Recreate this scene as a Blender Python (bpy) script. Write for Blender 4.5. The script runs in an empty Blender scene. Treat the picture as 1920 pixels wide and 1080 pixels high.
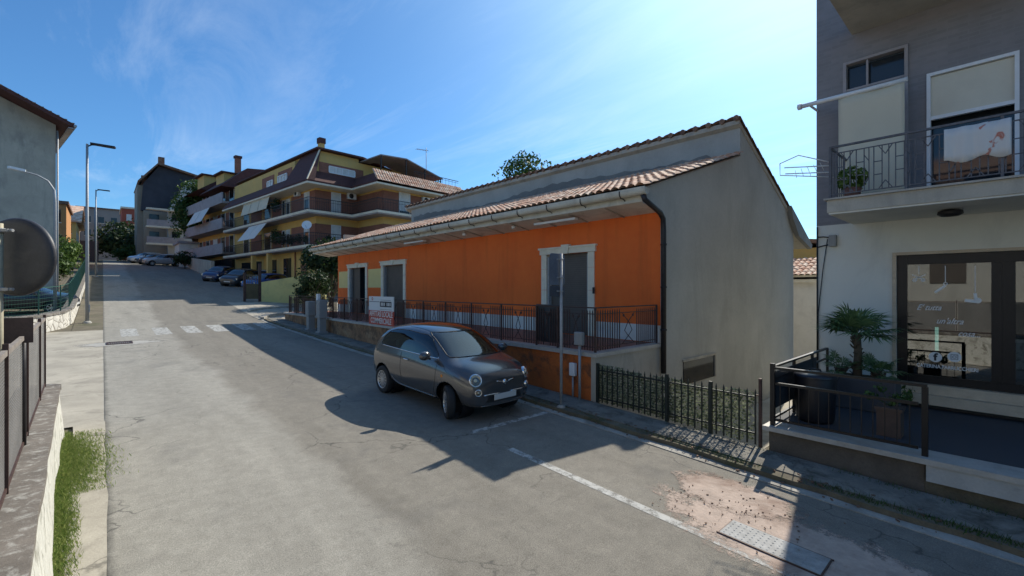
import bpy, bmesh, math, random
from mathutils import Vector, Matrix
R = math.radians
random.seed(7)
COL = bpy.context.scene.collection

# ------------------------------------------------------------------ helpers
def lerp(a, b, t): return a + (b - a) * t
PROF = [(-400, -8), (-60, -3.9), (-10, -2.78), (0, -2.55), (2.5, -2.47), (6, -2.35), (10, -2.23), (16, -2.12), (20, -2.0),
        (24.6, -1.85), (28.8, -1.6), (36, -.98), (47, 0), (60, 1.25), (81, 3.2), (110, 5.1), (150, 6.5), (250, 8), (700, 9)]
def prof(y):
    P = PROF
    if y <= P[0][0]: return P[0][1]
    for k in range(len(P) - 1):
        if y <= P[k+1][0]:
            x0, a = P[k]; x1, b = P[k+1]
            def sl(i):
                i = max(1, min(len(P) - 2, i))
                return (P[i+1][1] - P[i-1][1]) / (P[i+1][0] - P[i-1][0])
            h = x1 - x0; t = (y - x0) / h
            m0, m1 = sl(k) * h, sl(k+1) * h
            s = (b - a)
            m0 = max(min(m0, 3*abs(s)), -3*abs(s)); m1 = max(min(m1, 3*abs(s)), -3*abs(s))
            return (2*t**3-3*t*t+1)*a + (t**3-2*t*t+t)*m0 + (-2*t**3+3*t*t)*b + (t**3-t*t)*m1
    return P[-1][1]

def tag(o, label=None, cat=None, group=None, kind=None):
    if label: o['label'] = label
    if cat: o['category'] = cat
    if group: o['group'] = group
    if kind: o['kind'] = kind
    return o
def thing(name, label, cat, loc=(0, 0, 0), rz=0, group=None):
    o = bpy.data.objects.new(name, None); o.empty_display_size = .2
    COL.objects.link(o); o.location = loc; o.rotation_euler = (0, 0, rz)
    return tag(o, label, cat, group)
def copy_tree(o, parent=None):
    c = o.copy(); COL.objects.link(c)
    if parent: c.parent = parent
    for ch in list(o.children): copy_tree(ch, c)
    return c

class MB:
    """collects faces in world coordinates (or in the frame M) and links them as one mesh"""
    def __init__(s, M=None): s.v = []; s.f = []; s.sm = []; s.mi = []; s.M = M; s.cur = 0
    def add(s, vs, fs, smooth=False, mi=None):
        n = len(s.v)
        for p in vs:
            p = Vector(p)
            if s.M is not None: p = s.M @ p
            s.v.append(p)
        for f in fs:
            s.f.append([n + i for i in f]); s.sm.append(smooth); s.mi.append(s.cur if mi is None else mi)
        return s
    def quad(s, a, b, c, d, mi=None): return s.add([a, b, c, d], [(0, 1, 2, 3)], mi=mi)
    def poly(s, pts, mi=None): return s.add(pts, [tuple(range(len(pts)))], mi=mi)
    def box(s, x0, x1, y0, y1, z0, z1, mi=None):
        if x0 > x1: x0, x1 = x1, x0
        if y0 > y1: y0, y1 = y1, y0
        if z0 > z1: z0, z1 = z1, z0
        v = [(x0,y0,z0),(x1,y0,z0),(x1,y1,z0),(x0,y1,z0),(x0,y0,z1),(x1,y0,z1),(x1,y1,z1),(x0,y1,z1)]
        return s.add(v, [(3,2,1,0),(4,5,6,7),(0,1,5,4),(1,2,6,5),(2,3,7,6),(3,0,4,7)], mi=mi)
    def obox(s, c, ax, ay, az, hx, hy, hz, mi=None):
        c = Vector(c); ax, ay, az = Vector(ax).normalized(), Vector(ay).normalized(), Vector(az).normalized()
        v = [c + ax*a*hx + ay*b*hy + az*d*hz for d in (-1, 1) for a, b in ((-1,-1),(1,-1),(1,1),(-1,1))]
        return s.add(v, [(3,2,1,0),(4,5,6,7),(0,1,5,4),(1,2,6,5),(2,3,7,6),(3,0,4,7)], mi=mi)
    def bar(s, p, q, w, h=None, up=(0, 0, 1), mi=None):
        p, q = Vector(p), Vector(q); h = w if h is None else h
        d = (q - p); L = d.length
        if L < 1e-6: return s
        d.normalize(); up = Vector(up)
        if abs(d.dot(up)) > .98: up = Vector((0, 1, 0))
        r = d.cross(up).normalized(); u = r.cross(d)
        return s.obox((p + q) / 2, d, r, u, L/2, w/2, h/2, mi=mi)
    def tube(s, pts, r, n=8, caps=True, mi=None):
        pts = [Vector(p) for p in pts]; rs = r if isinstance(r, (list, tuple)) else [r] * len(pts)
        vs = []; fs = []; prev = None
        for i, p in enumerate(pts):
            d = (pts[min(i+1, len(pts)-1)] - pts[max(i-1, 0)]).normalized()
            if prev is None:
                u = Vector((0, 0, 1)) if abs(d.z) < .9 else Vector((1, 0, 0))
                a = d.cross(u).normalized()
            else:
                a = (prev - d * prev.dot(d)).normalized()
            prev = a; b = d.cross(a)
            for k in range(n):
                t = 2 * math.pi * k / n
                vs.append(p + (a * math.cos(t) + b * math.sin(t)) * rs[i])
        for i in range(len(pts) - 1):
            for k in range(n):
                k2 = (k + 1) % n
                fs.append((i*n+k, i*n+k2, (i+1)*n+k2, (i+1)*n+k))
        s.add(vs, fs, smooth=True, mi=mi)
        if caps:
            b0 = len(s.v) - len(vs)
            for f in (list(reversed(range(n))), list(range(len(vs) - n, len(vs)))):
                s.f.append([b0 + i for i in f]); s.sm.append(False); s.mi.append(s.cur if mi is None else mi)
        return s
    def lathe(s, c, axis, prof_, n=24, mi=None, smooth=True):
        c = Vector(c); ax = Vector(axis).normalized()
        u = Vector((0, 0, 1)) if abs(ax.z) < .9 else Vector((1, 0, 0))
        a = ax.cross(u).normalized(); b = ax.cross(a)
        vs = []; fs = []
        for (r, h) in prof_:
            for k in range(n):
                t = 2 * math.pi * k / n
                vs.append(c + ax * h + (a * math.cos(t) + b * math.sin(t)) * max(r, 1e-4))
        for i in range(len(prof_) - 1):
            for k in range(n):
                k2 = (k + 1) % n
                fs.append((i*n+k, (i+1)*n+k, (i+1)*n+k2, i*n+k2))
        return s.add(vs, fs, smooth=smooth, mi=mi)
    def prism(s, pts, d, mi=None):
        """pts: planar polygon (world), d: extrusion vector"""
        pts = [Vector(p) for p in pts]; d = Vector(d); n = len(pts)
        s.add(pts + [p + d for p in pts],
              [tuple(reversed(range(n))), tuple(range(n, 2*n))] + [(i, (i+1) % n, n + (i+1) % n, n + i) for i in range(n)], mi=mi)
        return s
    def grid(s, fn, us, vs_, smooth=True, mi=None):
        v = [fn(u, w) for w in vs_ for u in us]; n = len(us)
        f = [(j*n+i, j*n+i+1, (j+1)*n+i+1, (j+1)*n+i) for j in range(len(vs_)-1) for i in range(n-1)]
        return s.add(v, f, smooth=smooth, mi=mi)
    def build(s, name, mats, parent=None, bevel=0, fix=True, crease=None):
        me = bpy.data.meshes.new(name)
        if parent is not None:
            Mi = (Matrix.Translation(parent_world(parent)) @ Matrix.Rotation(parent_rz(parent), 4, 'Z')).inverted()
            vs = [Mi @ p for p in s.v]; org = None
        else:
            n = max(1, len(s.v))
            zmin = min(p.z for p in s.v)
            org = Vector((sum(p.x for p in s.v)/n, sum(p.y for p in s.v)/n, zmin)) if fix else Vector((0, 0, 0))
            vs = [p - org for p in s.v]
        me.from_pydata([tuple(p) for p in vs], [], s.f)
        if not isinstance(mats, (list, tuple)): mats = [mats]
        for m in mats: me.materials.append(m)
        for p, sm, mi in zip(me.polygons, s.sm, s.mi): p.use_smooth = sm; p.material_index = mi
        me.update()
        o = bpy.data.objects.new(name, me); COL.objects.link(o)
        if parent is not None: o.parent = parent
        else: o.location = org
        if bevel:
            b = o.modifiers.new('bevel', 'BEVEL'); b.width = bevel; b.segments = 2; b.limit_method = 'ANGLE'; b.angle_limit = R(40)
        return o
def split_build(mb, name, mats, parent, bevel=0):
    """one object for each loose piece collected in mb"""
    par = list(range(len(mb.v)))
    def find(i):
        while par[i] != i: par[i] = par[par[i]]; i = par[i]
        return i
    for f in mb.f:
        r = find(f[0])
        for i in f[1:]: par[find(i)] = r
    isl = {}
    for k, f in enumerate(mb.f): isl.setdefault(find(f[0]), []).append(k)
    out = []
    for ks in isl.values():
        m = MB(); mp = {}
        for k in ks:
            g = []
            for i in mb.f[k]:
                if i not in mp: mp[i] = len(m.v); m.v.append(mb.v[i])
                g.append(mp[i])
            m.f.append(g); m.sm.append(mb.sm[k]); m.mi.append(mb.mi[k])
        out.append(m.build(name, mats, parent, bevel=bevel))
    return out
def parent_world(o):
    p = Vector((0, 0, 0)); chain = []
    while o is not None: chain.append(o); o = o.parent
    M = Matrix.Identity(4)
    for c in reversed(chain):
        M = M @ Matrix.Translation(c.location) @ Matrix.Rotation(c.rotation_euler.z, 4, 'Z')
    return M.translation
def parent_rz(o):
    t = 0
    while o is not None: t += o.rotation_euler.z; o = o.parent
    return t

# ------------------------------------------------------------------ materials
def newmat(name):
    m = bpy.data.materials.new(name); m.use_nodes = True
    nt = m.node_tree; b = nt.nodes['Principled BSDF']
    return m, nt, b
def ramp(nt, fac, stops):
    r = nt.nodes.new('ShaderNodeValToRGB'); e = r.color_ramp.elements
    while len(e) < len(stops): e.new(.5)
    for el, (p, c) in zip(e, stops):
        el.position = p; el.color = (c[0], c[1], c[2], 1) if isinstance(c, (tuple, list)) else (c, c, c, 1)
    nt.links.new(fac, r.inputs[0]); return r.outputs[0]
def noise(nt, vec, scale, detail=6, rough=.6, dist=0):
    n = nt.nodes.new('ShaderNodeTexNoise'); n.inputs['Scale'].default_value = scale
    n.inputs['Detail'].default_value = detail; n.inputs['Roughness'].default_value = rough; n.inputs['Distortion'].default_value = dist
    nt.links.new(vec, n.inputs['Vector']); return n.outputs['Fac']
def mixc(nt, fac, a, b, mode='MIX'):
    m = nt.nodes.new('ShaderNodeMix'); m.data_type = 'RGBA'; m.blend_type = mode
    for sock, val in ((m.inputs[0], fac), (m.inputs[6], a), (m.inputs[7], b)):
        if hasattr(val, 'is_linked') or hasattr(val, 'links'): nt.links.new(val, sock)
        elif isinstance(val, (tuple, list)): sock.default_value = (val[0], val[1], val[2], 1)
        else: sock.default_value = val
    return m.outputs[2]
def mth(nt, op, a, b=0., clamp=False):
    m = nt.nodes.new('ShaderNodeMath'); m.operation = op; m.use_clamp = clamp
    for sock, val in ((m.inputs[0], a), (m.inputs[1], b)):
        if hasattr(val, 'links'): nt.links.new(val, sock)
        else: sock.default_value = val
    return m.outputs[0]
def mapping(nt, scale=(1, 1, 1), src='Object', rot=(0, 0, 0)):
    tc = nt.nodes.new('ShaderNodeTexCoord'); mp = nt.nodes.new('ShaderNodeMapping')
    mp.inputs['Scale'].default_value = scale; mp.inputs['Rotation'].default_value = rot
    nt.links.new(tc.outputs[src], mp.inputs[0]); return mp.outputs[0]
def bump(nt, b, h, strength, dist=.02):
    n = nt.nodes.new('ShaderNodeBump'); n.inputs['Strength'].default_value = strength; n.inputs['Distance'].default_value = dist
    nt.links.new(h, n.inputs['Height']); nt.links.new(n.outputs[0], b.inputs['Normal'])
def pm(name, c, var=.15, scale=3., rough=.8, bmp=.3, metal=0., bscale=40., stain=None, stain_amt=.35, stretch=1., coat=0., spec=.5, ss=1.3, cracks=0):
    """weathered plain surface: colour variation at two scales, optional streaks, fine bump"""
    m, nt, b = newmat(name)
    v = mapping(nt, (1, 1, 1))
    n1 = noise(nt, v, scale, 8, .65)
    lo = tuple(max(0, x * (1 - var)) for x in c); hi = tuple(min(1, x * (1 + var)) for x in c)
    col = ramp(nt, n1, [(.3, lo), (.7, hi)])
    n2 = noise(nt, v, bscale, 5, .7)
    col = mixc(nt, .5 * var * 2, col, ramp(nt, n2, [(.3, .35), (.7, .75)]), 'OVERLAY')
    if stain:
        vs = mapping(nt, (1, 1, stretch))
        n3 = noise(nt, vs, ss, 8, .7, .6)
        f = ramp(nt, n3, [(.5, 0.), (.68, stain_amt)])
        col = mixc(nt, f, col, stain)
    if cracks:
        vo = nt.nodes.new('ShaderNodeTexVoronoi'); vo.feature = 'DISTANCE_TO_EDGE'; vo.inputs['Scale'].default_value = cracks
        nz = nt.nodes.new('ShaderNodeTexNoise'); nz.inputs['Scale'].default_value = cracks*3; nz.inputs['Detail'].default_value = 6; wv = nt.nodes.new('ShaderNodeVectorMath'); wv.operation = 'MULTIPLY_ADD'
        nt.links.new(v, nz.inputs['Vector']); nt.links.new(nz.outputs['Color'], wv.inputs[0]); wv.inputs[1].default_value = (.7/cracks,)*3; nt.links.new(v, wv.inputs[2]); nt.links.new(wv.outputs[0], vo.inputs['Vector'])
        gt = ramp(nt, noise(nt, v, cracks*.9, 3, .5), [(.48, 0.), (.56, .75)])
        col = mixc(nt, mth(nt, 'MULTIPLY', ramp(nt, vo.outputs['Distance'], [(0, 1.), (.014, 0.)]), gt), col, tuple(x*.3 for x in c))
    nt.links.new(col, b.inputs['Base Color'])
    b.inputs['Roughness'].default_value = rough; b.inputs['Metallic'].default_value = metal
    b.inputs['Coat Weight'].default_value = coat; b.inputs['Specular IOR Level'].default_value = spec
    if bmp: bump(nt, b, n2, bmp, .01)
    return m
def flat(name, c, rough=.5, metal=0., emit=None, es=0., coat=0.):
    m, nt, b = newmat(name)
    b.inputs['Base Color'].default_value = (*c, 1); b.inputs['Roughness'].default_value = rough; b.inputs['Metallic'].default_value = metal
    b.inputs['Coat Weight'].default_value = coat
    if emit: b.inputs['Emission Color'].default_value = (*emit, 1); b.inputs['Emission Strength'].default_value = es
    return m
def glassmat(name, tint, refl=.12, rough=.02):
    m = bpy.data.materials.new(name); m.use_nodes = True; nt = m.node_tree; nt.nodes.clear()
    o = nt.nodes.new('ShaderNodeOutputMaterial'); t = nt.nodes.new('ShaderNodeBsdfTransparent'); g = nt.nodes.new('ShaderNodeBsdfGlossy')
    t.inputs[0].default_value = (*tint, 1); g.inputs['Roughness'].default_value = rough
    mx = nt.nodes.new('ShaderNodeMixShader'); lw = nt.nodes.new('ShaderNodeLayerWeight'); lw.inputs[0].default_value = .35
    f = mth(nt, 'ADD', mth(nt, 'MULTIPLY', lw.outputs['Fresnel'], 1.0), refl, True)
    nt.links.new(f, mx.inputs[0]); nt.links.new(t.outputs[0], mx.inputs[1]); nt.links.new(g.outputs[0], mx.inputs[2])
    nt.links.new(mx.outputs[0], o.inputs[0]); return m

M = {}
def road_material():
    m, nt, b = newmat('asphalt')
    v = mapping(nt)
    sep = nt.nodes.new('ShaderNodeSeparateXYZ'); nt.links.new(v, sep.inputs[0])
    X, Y = sep.outputs[0], sep.outputs[1]
    vs = mapping(nt, (1, .12, 1))
    big = noise(nt, v, .35, 6, .6); streak = noise(nt, vs, 1.6, 7, .65, .4); fine = noise(nt, v, 85, 4, .8); mid = noise(nt, v, 6, 6, .7)
    base = ramp(nt, streak, [(.3, (.252, .237, .203)), (.7, (.318, .300, .258))])
    # newer, slightly browner strip of asphalt right of x = 2.1 m
    edge = mth(nt, 'ADD', X, mth(nt, 'MULTIPLY', mth(nt, 'SUBTRACT', big, .5), 1.6))
    k = ramp(nt, mth(nt, 'MULTIPLY', mth(nt, 'SUBTRACT', edge, 1.95), 3.2, True), [(0, 0.), (1, 1.)])
    brown = ramp(nt, streak, [(.3, (.178, .163, .136)), (.7, (.230, .212, .178))])
    col = mixc(nt, k, base, brown)
    col = mixc(nt, .55, col, ramp(nt, mid, [(.3, .38), (.7, .62)]), 'OVERLAY')
    col = mixc(nt, .65, col, ramp(nt, fine, [(.3, .2), (.5, .5), (.72, .85)]), 'OVERLAY')
    # oil / damp patches
    pt = noise(nt, v, .8, 5, .6, .5)
    col = mixc(nt, ramp(nt, pt, [(.55, 0.), (.70, .32)]), col, (.10, .098, .095))
    # cracks
    vo = nt.nodes.new('ShaderNodeTexVoronoi'); vo.feature = 'DISTANCE_TO_EDGE'; vo.inputs['Scale'].default_value = .42
    wv = nt.nodes.new('ShaderNodeVectorMath'); wv.operation = 'ADD'
    nz = nt.nodes.new('ShaderNodeTexNoise'); nz.inputs['Scale'].default_value = 1.4; nz.inputs['Detail'].default_value = 6
    nt.links.new(v, nz.inputs['Vector']); nt.links.new(v, wv.inputs[0]); nt.links.new(nz.outputs['Color'], wv.inputs[1])
    nt.links.new(wv.outputs[0], vo.inputs['Vector'])
    cr = ramp(nt, vo.outputs['Distance'], [(0, .75), (.006, 0.)])
    gate = ramp(nt, big, [(.45, 0.), (.53, 1.)])
    col = mixc(nt, mth(nt, 'MULTIPLY', cr, gate), col, (.05, .048, .045))
    # dirt line along the left edge
    col = mixc(nt, mth(nt, 'MULTIPLY', ramp(nt, mth(nt, 'ADD', X, mth(nt, 'MULTIPLY', mid, .12)), [(.06, 1.), (.16, 0.)]), .8), col, (.05, .047, .04))
    # small dark grit
    g2 = noise(nt, v, 16, 3, .9)
    col = mixc(nt, ramp(nt, g2, [(.66, 0.), (.74, .35)]), col, (.08, .075, .07))
    nt.links.new(col, b.inputs['Base Color']); b.inputs['Roughness'].default_value = .9
    b.inputs['Specular IOR Level'].default_value = .3
    bump(nt, b, fine, .55, .012); return m

def tile_mat(name, c1, c2, c3):
    m, nt, b = newmat(name)
    v = mapping(nt)
    vo = nt.nodes.new('ShaderNodeTexVoronoi'); vo.inputs['Scale'].default_value = 3.2; vo.feature = 'F1'
    nt.links.new(v, vo.inputs['Vector'])
    sep = nt.nodes.new('ShaderNodeSeparateColor'); nt.links.new(vo.outputs['Color'], sep.inputs[0])
    col = ramp(nt, sep.outputs[0], [(0, c1), (.5, c2), (1, c3)])
    n = noise(nt, v, 1.2, 8, .7)
    col = mixc(nt, ramp(nt, n, [(.5, 0.), (.7, .5)]), col, (.12, .10, .075))
    f = noise(nt, v, 30, 5, .7)
    col = mixc(nt, .4, col, ramp(nt, f, [(.3, .3), (.7, .75)]), 'OVERLAY')
    nt.links.new(col, b.inputs['Base Color']); b.inputs['Roughness'].default_value = .85; bump(nt, b, f, .3, .01)
    return m
def brick_mat(name, c1, c2, mortar, scale=1.0, w=.25, h=.065, vec=None):
    m, nt, b = newmat(name)
    tc = nt.nodes.new('ShaderNodeTexCoord'); sp = nt.nodes.new('ShaderNodeSeparateXYZ'); nt.links.new(tc.outputs['Object'], sp.inputs[0])
    cb = nt.nodes.new('ShaderNodeCombineXYZ')
    nt.links.new(mth(nt, 'ADD', sp.outputs[0], sp.outputs[1]), cb.inputs[0]); nt.links.new(sp.outputs[2], cb.inputs[1])
    br = nt.nodes.new('ShaderNodeTexBrick'); br.inputs['Scale'].default_value = scale
    br.inputs['Brick Width'].default_value = w; br.inputs['Row Height'].default_value = h; br.inputs['Mortar Size'].default_value = .008
    br.inputs['Color1'].default_value = (*c1, 1); br.inputs['Color2'].default_value = (*c2, 1); br.inputs['Mortar'].default_value = (*mortar, 1)
    nt.links.new(cb.outputs[0], br.inputs['Vector'])
    n = noise(nt, tc.outputs['Object'], 1.5, 6, .6)
    col = mixc(nt, .4, br.outputs['Color'], ramp(nt, n, [(.3, .35), (.7, .6)]), 'OVERLAY')
    nt.links.new(col, b.inputs['Base Color']); b.inputs['Roughness'].default_value = .85; return m
def slat_mat(name, c, period=.055, axis=2, depth=.6):
    m, nt, b = newmat(name)
    tc = nt.nodes.new('ShaderNodeTexCoord'); sp = nt.nodes.new('ShaderNodeSeparateXYZ'); nt.links.new(tc.outputs['Object'], sp.inputs[0])
    w = mth(nt, 'FRACT', mth(nt, 'DIVIDE', sp.outputs[axis], period))
    n = noise(nt, tc.outputs['Object'], 2.5, 6, .6)
    col = mixc(nt, ramp(nt, w, [(0, depth), (.12, 0.), (.9, 0.), (1, depth)]), ramp(nt, n, [(.3, tuple(x*.85 for x in c)), (.7, tuple(min(1, x*1.12) for x in c))]), tuple(x*.25 for x in c))
    nt.links.new(col, b.inputs['Base Color']); b.inputs['Roughness'].default_value = .55; return m
def leaf_mat(name, c1, c2):
    m, nt, b = newmat(name)
    oi = nt.nodes.new('ShaderNodeNewGeometry')
    col = ramp(nt, oi.outputs['Random Per Island'], [(0, c1), (1, c2)])
    nt.links.new(col, b.inputs['Base Color']); b.inputs['Roughness'].default_value = .55
    b.inputs['Specular IOR Level'].default_value = .35
    tr = nt.nodes.new('ShaderNodeBsdfTranslucent'); nt.links.new(col, tr.inputs[0])
    mx = nt.nodes.new('ShaderNodeMixShader'); mx.inputs[0].default_value = .3
    out = nt.nodes['Material Output']
    nt.links.new(b.outputs[0], mx.inputs[1]); nt.links.new(tr.outputs[0], mx.inputs[2]); nt.links.new(mx.outputs[0], out.inputs[0])
    return m
def stone_mat(name):
    m, nt, b = newmat(name); v = mapping(nt)
    vo = nt.nodes.new('ShaderNodeTexVoronoi'); vo.feature = 'DISTANCE_TO_EDGE'; vo.inputs['Scale'].default_value = 3.0; nt.links.new(v, vo.inputs['Vector'])
    n = noise(nt, v, 4, 8, .7)
    col = mixc(nt, ramp(nt, vo.outputs['Distance'], [(.0, 1.), (.06, 0.)]), ramp(nt, n, [(.3, (.5, .47, .41)), (.7, (.72, .69, .62))]), (.16, .13, .10))
    nt.links.new(col, b.inputs['Base Color']); b.inputs['Roughness'].default_value = .9; bump(nt, b, vo.outputs['Distance'], .6, .05); return m
def mesh_mat(name, c, cell=.012):
    """perforated sheet: real holes through a transparent mask"""
    m, nt, b = newmat(name); v = mapping(nt)
    sp = nt.nodes.new('ShaderNodeSeparateXYZ'); nt.links.new(v, sp.inputs[0])
    def wv(s): return mth(nt, 'SINE', mth(nt, 'MULTIPLY', s, 2*math.pi/cell))
    a = wv(mth(nt, 'ADD', sp.outputs[1], sp.outputs[2])); d = wv(mth(nt, 'SUBTRACT', sp.outputs[1], sp.outputs[2]))
    hole = mth(nt, 'GREATER_THAN', mth(nt, 'MULTIPLY', a, d), .35)
    n = noise(nt, v, 2.2, 6, .6)
    nt.links.new(ramp(nt, n, [(.3, tuple(x*.8 for x in c)), (.7, tuple(x*1.25 for x in c))]), b.inputs['Base Color'])
    b.inputs['Roughness'].default_value = .6
    tr = nt.nodes.new('ShaderNodeBsdfTransparent'); mx = nt.nodes.new('ShaderNodeMixShader'); out = nt.nodes['Material Output']
    nt.links.new(mth(nt, 'MULTIPLY', hole, .5), mx.inputs[0]); nt.links.new(b.outputs[0], mx.inputs[1]); nt.links.new(tr.outputs[0], mx.inputs[2]); nt.links.new(mx.outputs[0], out.inputs[0])
    return m
def orange_mat():
    m, nt, b = newmat('orange_render'); v = mapping(nt)
    n = noise(nt, v, .7, 7, .6); f = noise(nt, v, 60, 4, .7); md = noise(nt, v, 5, 6, .6)
    col = ramp(nt, n, [(.3, (.76, .135, .020)), (.7, (.85, .170, .027))])
    col = mixc(nt, .25, col, ramp(nt, md, [(.3, .4), (.7, .6)]), 'OVERLAY')
    vs = mapping(nt, (1.5, 1.5, .12)); st = noise(nt, vs, 2.0, 6, .6)
    col = mixc(nt, ramp(nt, st, [(.52, 0.), (.72, .35)]), col, (.44, .085, .014))
    sp = nt.nodes.new('ShaderNodeSeparateXYZ'); nt.links.new(v, sp.inputs[0])
    dm = mth(nt, 'ADD', sp.outputs[2], mth(nt, 'MULTIPLY', md, 1.1))
    col = mixc(nt, ramp(nt, mth(nt, 'SUBTRACT', dm, 1.72), [(.0, .45), (.35, 0.)]), col, (.36, .12, .05))
    nt.links.new(col, b.inputs['Base Color']); b.inputs['Roughness'].default_value = .85; bump(nt, b, f, .25, .008); return m
def deckwall_mat():
    m, nt, b = newmat('stained_retaining_wall'); tc = nt.nodes.new('ShaderNodeTexCoord'); v = tc.outputs['Object']
    sp = nt.nodes.new('ShaderNodeSeparateXYZ'); nt.links.new(v, sp.inputs[0])
    n = noise(nt, v, 1.6, 8, .7, .5); f = noise(nt, v, 35, 5, .7)
    org = ramp(nt, n, [(.3, (.42, .10, .022)), (.7, (.56, .15, .03))])
    old = ramp(nt, n, [(.3, (.12, .07, .04)), (.5, (.32, .17, .085)), (.7, (.42, .27, .15))])
    e = mth(nt, 'ADD', sp.outputs[1], mth(nt, 'MULTIPLY', n, 3.0))
    k = ramp(nt, mth(nt, 'MULTIPLY', mth(nt, 'SUBTRACT', e, -1.5), .7, True), [(0, 0.), (1, 1.)])
    col = mixc(nt, k, org, old)
    dirt = noise(nt, v, 2.8, 8, .75, .8)
    lowz = mth(nt, 'SUBTRACT', dirt, mth(nt, 'MULTIPLY', mth(nt, 'ABSOLUTE', mth(nt, 'SUBTRACT', sp.outputs[2], .55)), .22))
    col = mixc(nt, ramp(nt, lowz, [(.44, 0.), (.58, .75)]), col, (.085, .05, .03))
    col = mixc(nt, .4, col, ramp(nt, f, [(.3, .3), (.7, .7)]), 'OVERLAY')
    nt.links.new(col, b.inputs['Base Color']); b.inputs['Roughness'].default_value = .9; bump(nt, b, f, .4, .01); return m

M['road'] = road_material()
M['orange'] = orange_mat(); M['deckwall'] = deckwall_mat()
M['concrete'] = pm('concrete', (.34, .325, .29), .2, 1.2, .9, .5, stain=(.16, .15, .12), stain_amt=.5)
M['apron'] = pm('old_concrete_apron', (.37, .335, .27), .22, .9, .92, .5, stain=(.20, .18, .145), stain_amt=.7, cracks=.45)
M['sidewalk'] = pm('worn_sidewalk', (.19, .175, .145), .35, 2.2, .95, .9, stain=(.05, .045, .03), stain_amt=.9, ss=2.6, cracks=1.2)
M['kerb'] = pm('kerb_stone', (.33, .31, .27), .3, 3, .9, .6, stain=(.14, .12, .09), stain_amt=.7)
M['earth'] = pm('dry_earth', (.13, .11, .075), .4, 1.5, .95, .8, stain=(.07, .08, .035), stain_amt=.7)
M['grey_render'] = pm('grey_cement_render', (.40, .388, .345), .13, .55, .9, .35, bscale=14, stain=(.29, .28, .24), stain_amt=.5, stretch=.35, ss=.9)
M['grey_render_dark'] = pm('old_grey_render', (.42, .385, .315), .16, .8, .9, .3, stain=(.18, .17, .155), stain_amt=.5, stretch=.3)
M['patch_grey'] = pm('damp_and_eave_shade', (.20, .195, .18), .15, 2, .9, .3)  # damp patch colour, also the painted shade of the rear eave box
M['salon_white'] = pm('white_render', (.68, .67, .60), .05, .8, .85, .2, stain=(.45, .45, .42), stain_amt=.35, stretch=.4)
M['salon_grey'] = pm('blue_grey_base_render', (.055, .055, .06), .06, 1, .8, .2)
M['salon_upper'] = brick_mat('hazed_clinker_brick', (.215, .205, .21), (.25, .235, .24), (.24, .23, .235))  # brick lifted to a lighter grey, glare haze put into the colour
M['white_trim'] = pm('pale_stone_trim', (.74, .67, .52), .08, 3, .8, .2, stain=(.42, .37, .28), stain_amt=.4)
M['white_paint'] = pm('white_plaster', (.70, .67, .60), .06, 2, .85, .2, stain=(.45, .42, .37), stain_amt=.4)
M['cream_patch'] = pm('cream_paint', (.72, .58, .24), .05, 2, .85, .15)
M['marble'] = pm('pale_marble_edge', (.42, .39, .34), .12, 5, .6, .1, stain=(.25, .22, .18), stain_amt=.6)
M['travertine'] = pm('travertine', (.52, .42, .30), .14, 4, .6, .1, stain=(.36, .27, .18), stain_amt=.5, stretch=6)
M['slab_tile'] = pm('terracotta_floor_tile', (.22, .10, .07), .2, 4, .6, .1)
M['dark_iron'] = pm('dark_painted_iron', (.026, .024, .026), .3, 10, .5, .1, metal=.3)
M['brown_iron'] = pm('rusty_brown_iron', (.065, .035, .028), .4, 8, .6, .3, metal=.2)
M['black_iron'] = pm('black_painted_steel', (.010, .010, .012), .2, 10, .38, .05, metal=.3)
M['green_iron'] = pm('dark_green_iron', (.012, .018, .014), .3, 10, .5, .1)
M['galv'] = pm('galvanised_steel', (.33, .335, .34), .15, 15, .6, .15, metal=.25)
M['cover'] = pm('worn_zinc_cover', (.30, .30, .29), .25, 9, .75, .3, stain=(.14, .13, .12), stain_amt=.6)
M['grit'] = pm('reddish_grit', (.16, .10, .07), .4, 9, .95, .3)
M['white_metal'] = pm('white_lacquered_metal', (.72, .73, .73), .05, 5, .4, 0)
M['dark_sheet'] = pm('dark_sheet_metal', (.03, .031, .036), .2, 3, .5, .1)
M['shutter'] = slat_mat('brown_grey_roller_shutter', (.095, .078, .064), .06)
M['shutter_white'] = slat_mat('white_roller_shutter', (.66, .66, .63), .06, depth=.35)
M['gutter'] = pm('zinc_gutter', (.55, .52, .43), .15, 3, .6, .2, stain=(.28, .24, .18), stain_amt=.5)
M['soffit'] = pm('stained_white_soffit', (.66, .61, .53), .12, 1.5, .85, .2, stain=(.32, .28, .22), stain_amt=.55)
M['tile'] = tile_mat('terracotta_tile', (.50, .25, .15), (.60, .37, .25), (.70, .55, .42))
M['tile_dark'] = tile_mat('dark_tile', (.12, .065, .045), (.18, .10, .065), (.24, .15, .10))
M['mansard'] = pm('dark_red_roof_shingle', (.085, .030, .026), .2, 3, .8, .4, bscale=20)
M['yellow_wall'] = pm('yellow_render', (.66, .43, .14), .07, .8, .85, .2, stain=(.5, .38, .17), stain_amt=.4, stretch=.4)
M['brick_apt'] = brick_mat('red_brown_brick', (.25, .085, .05), (.32, .115, .065), (.22, .14, .11))
M['parapet'] = pm('mauve_grey_parapet', (.34, .31, .31), .12, 2, .85, .2, stain=(.2, .18, .17), stain_amt=.5)
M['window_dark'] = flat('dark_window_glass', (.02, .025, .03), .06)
M['awning'] = pm('white_awning_cloth', (.66, .66, .62), .05, 1, .8, 0)
M['awning_cream'] = pm('cream_awning_cloth', (.60, .55, .42), .05, 1, .8, 0)
M['paintline'] = pm('worn_road_paint', (.62, .61, .58), .2, 2, .8, .3)
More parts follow.
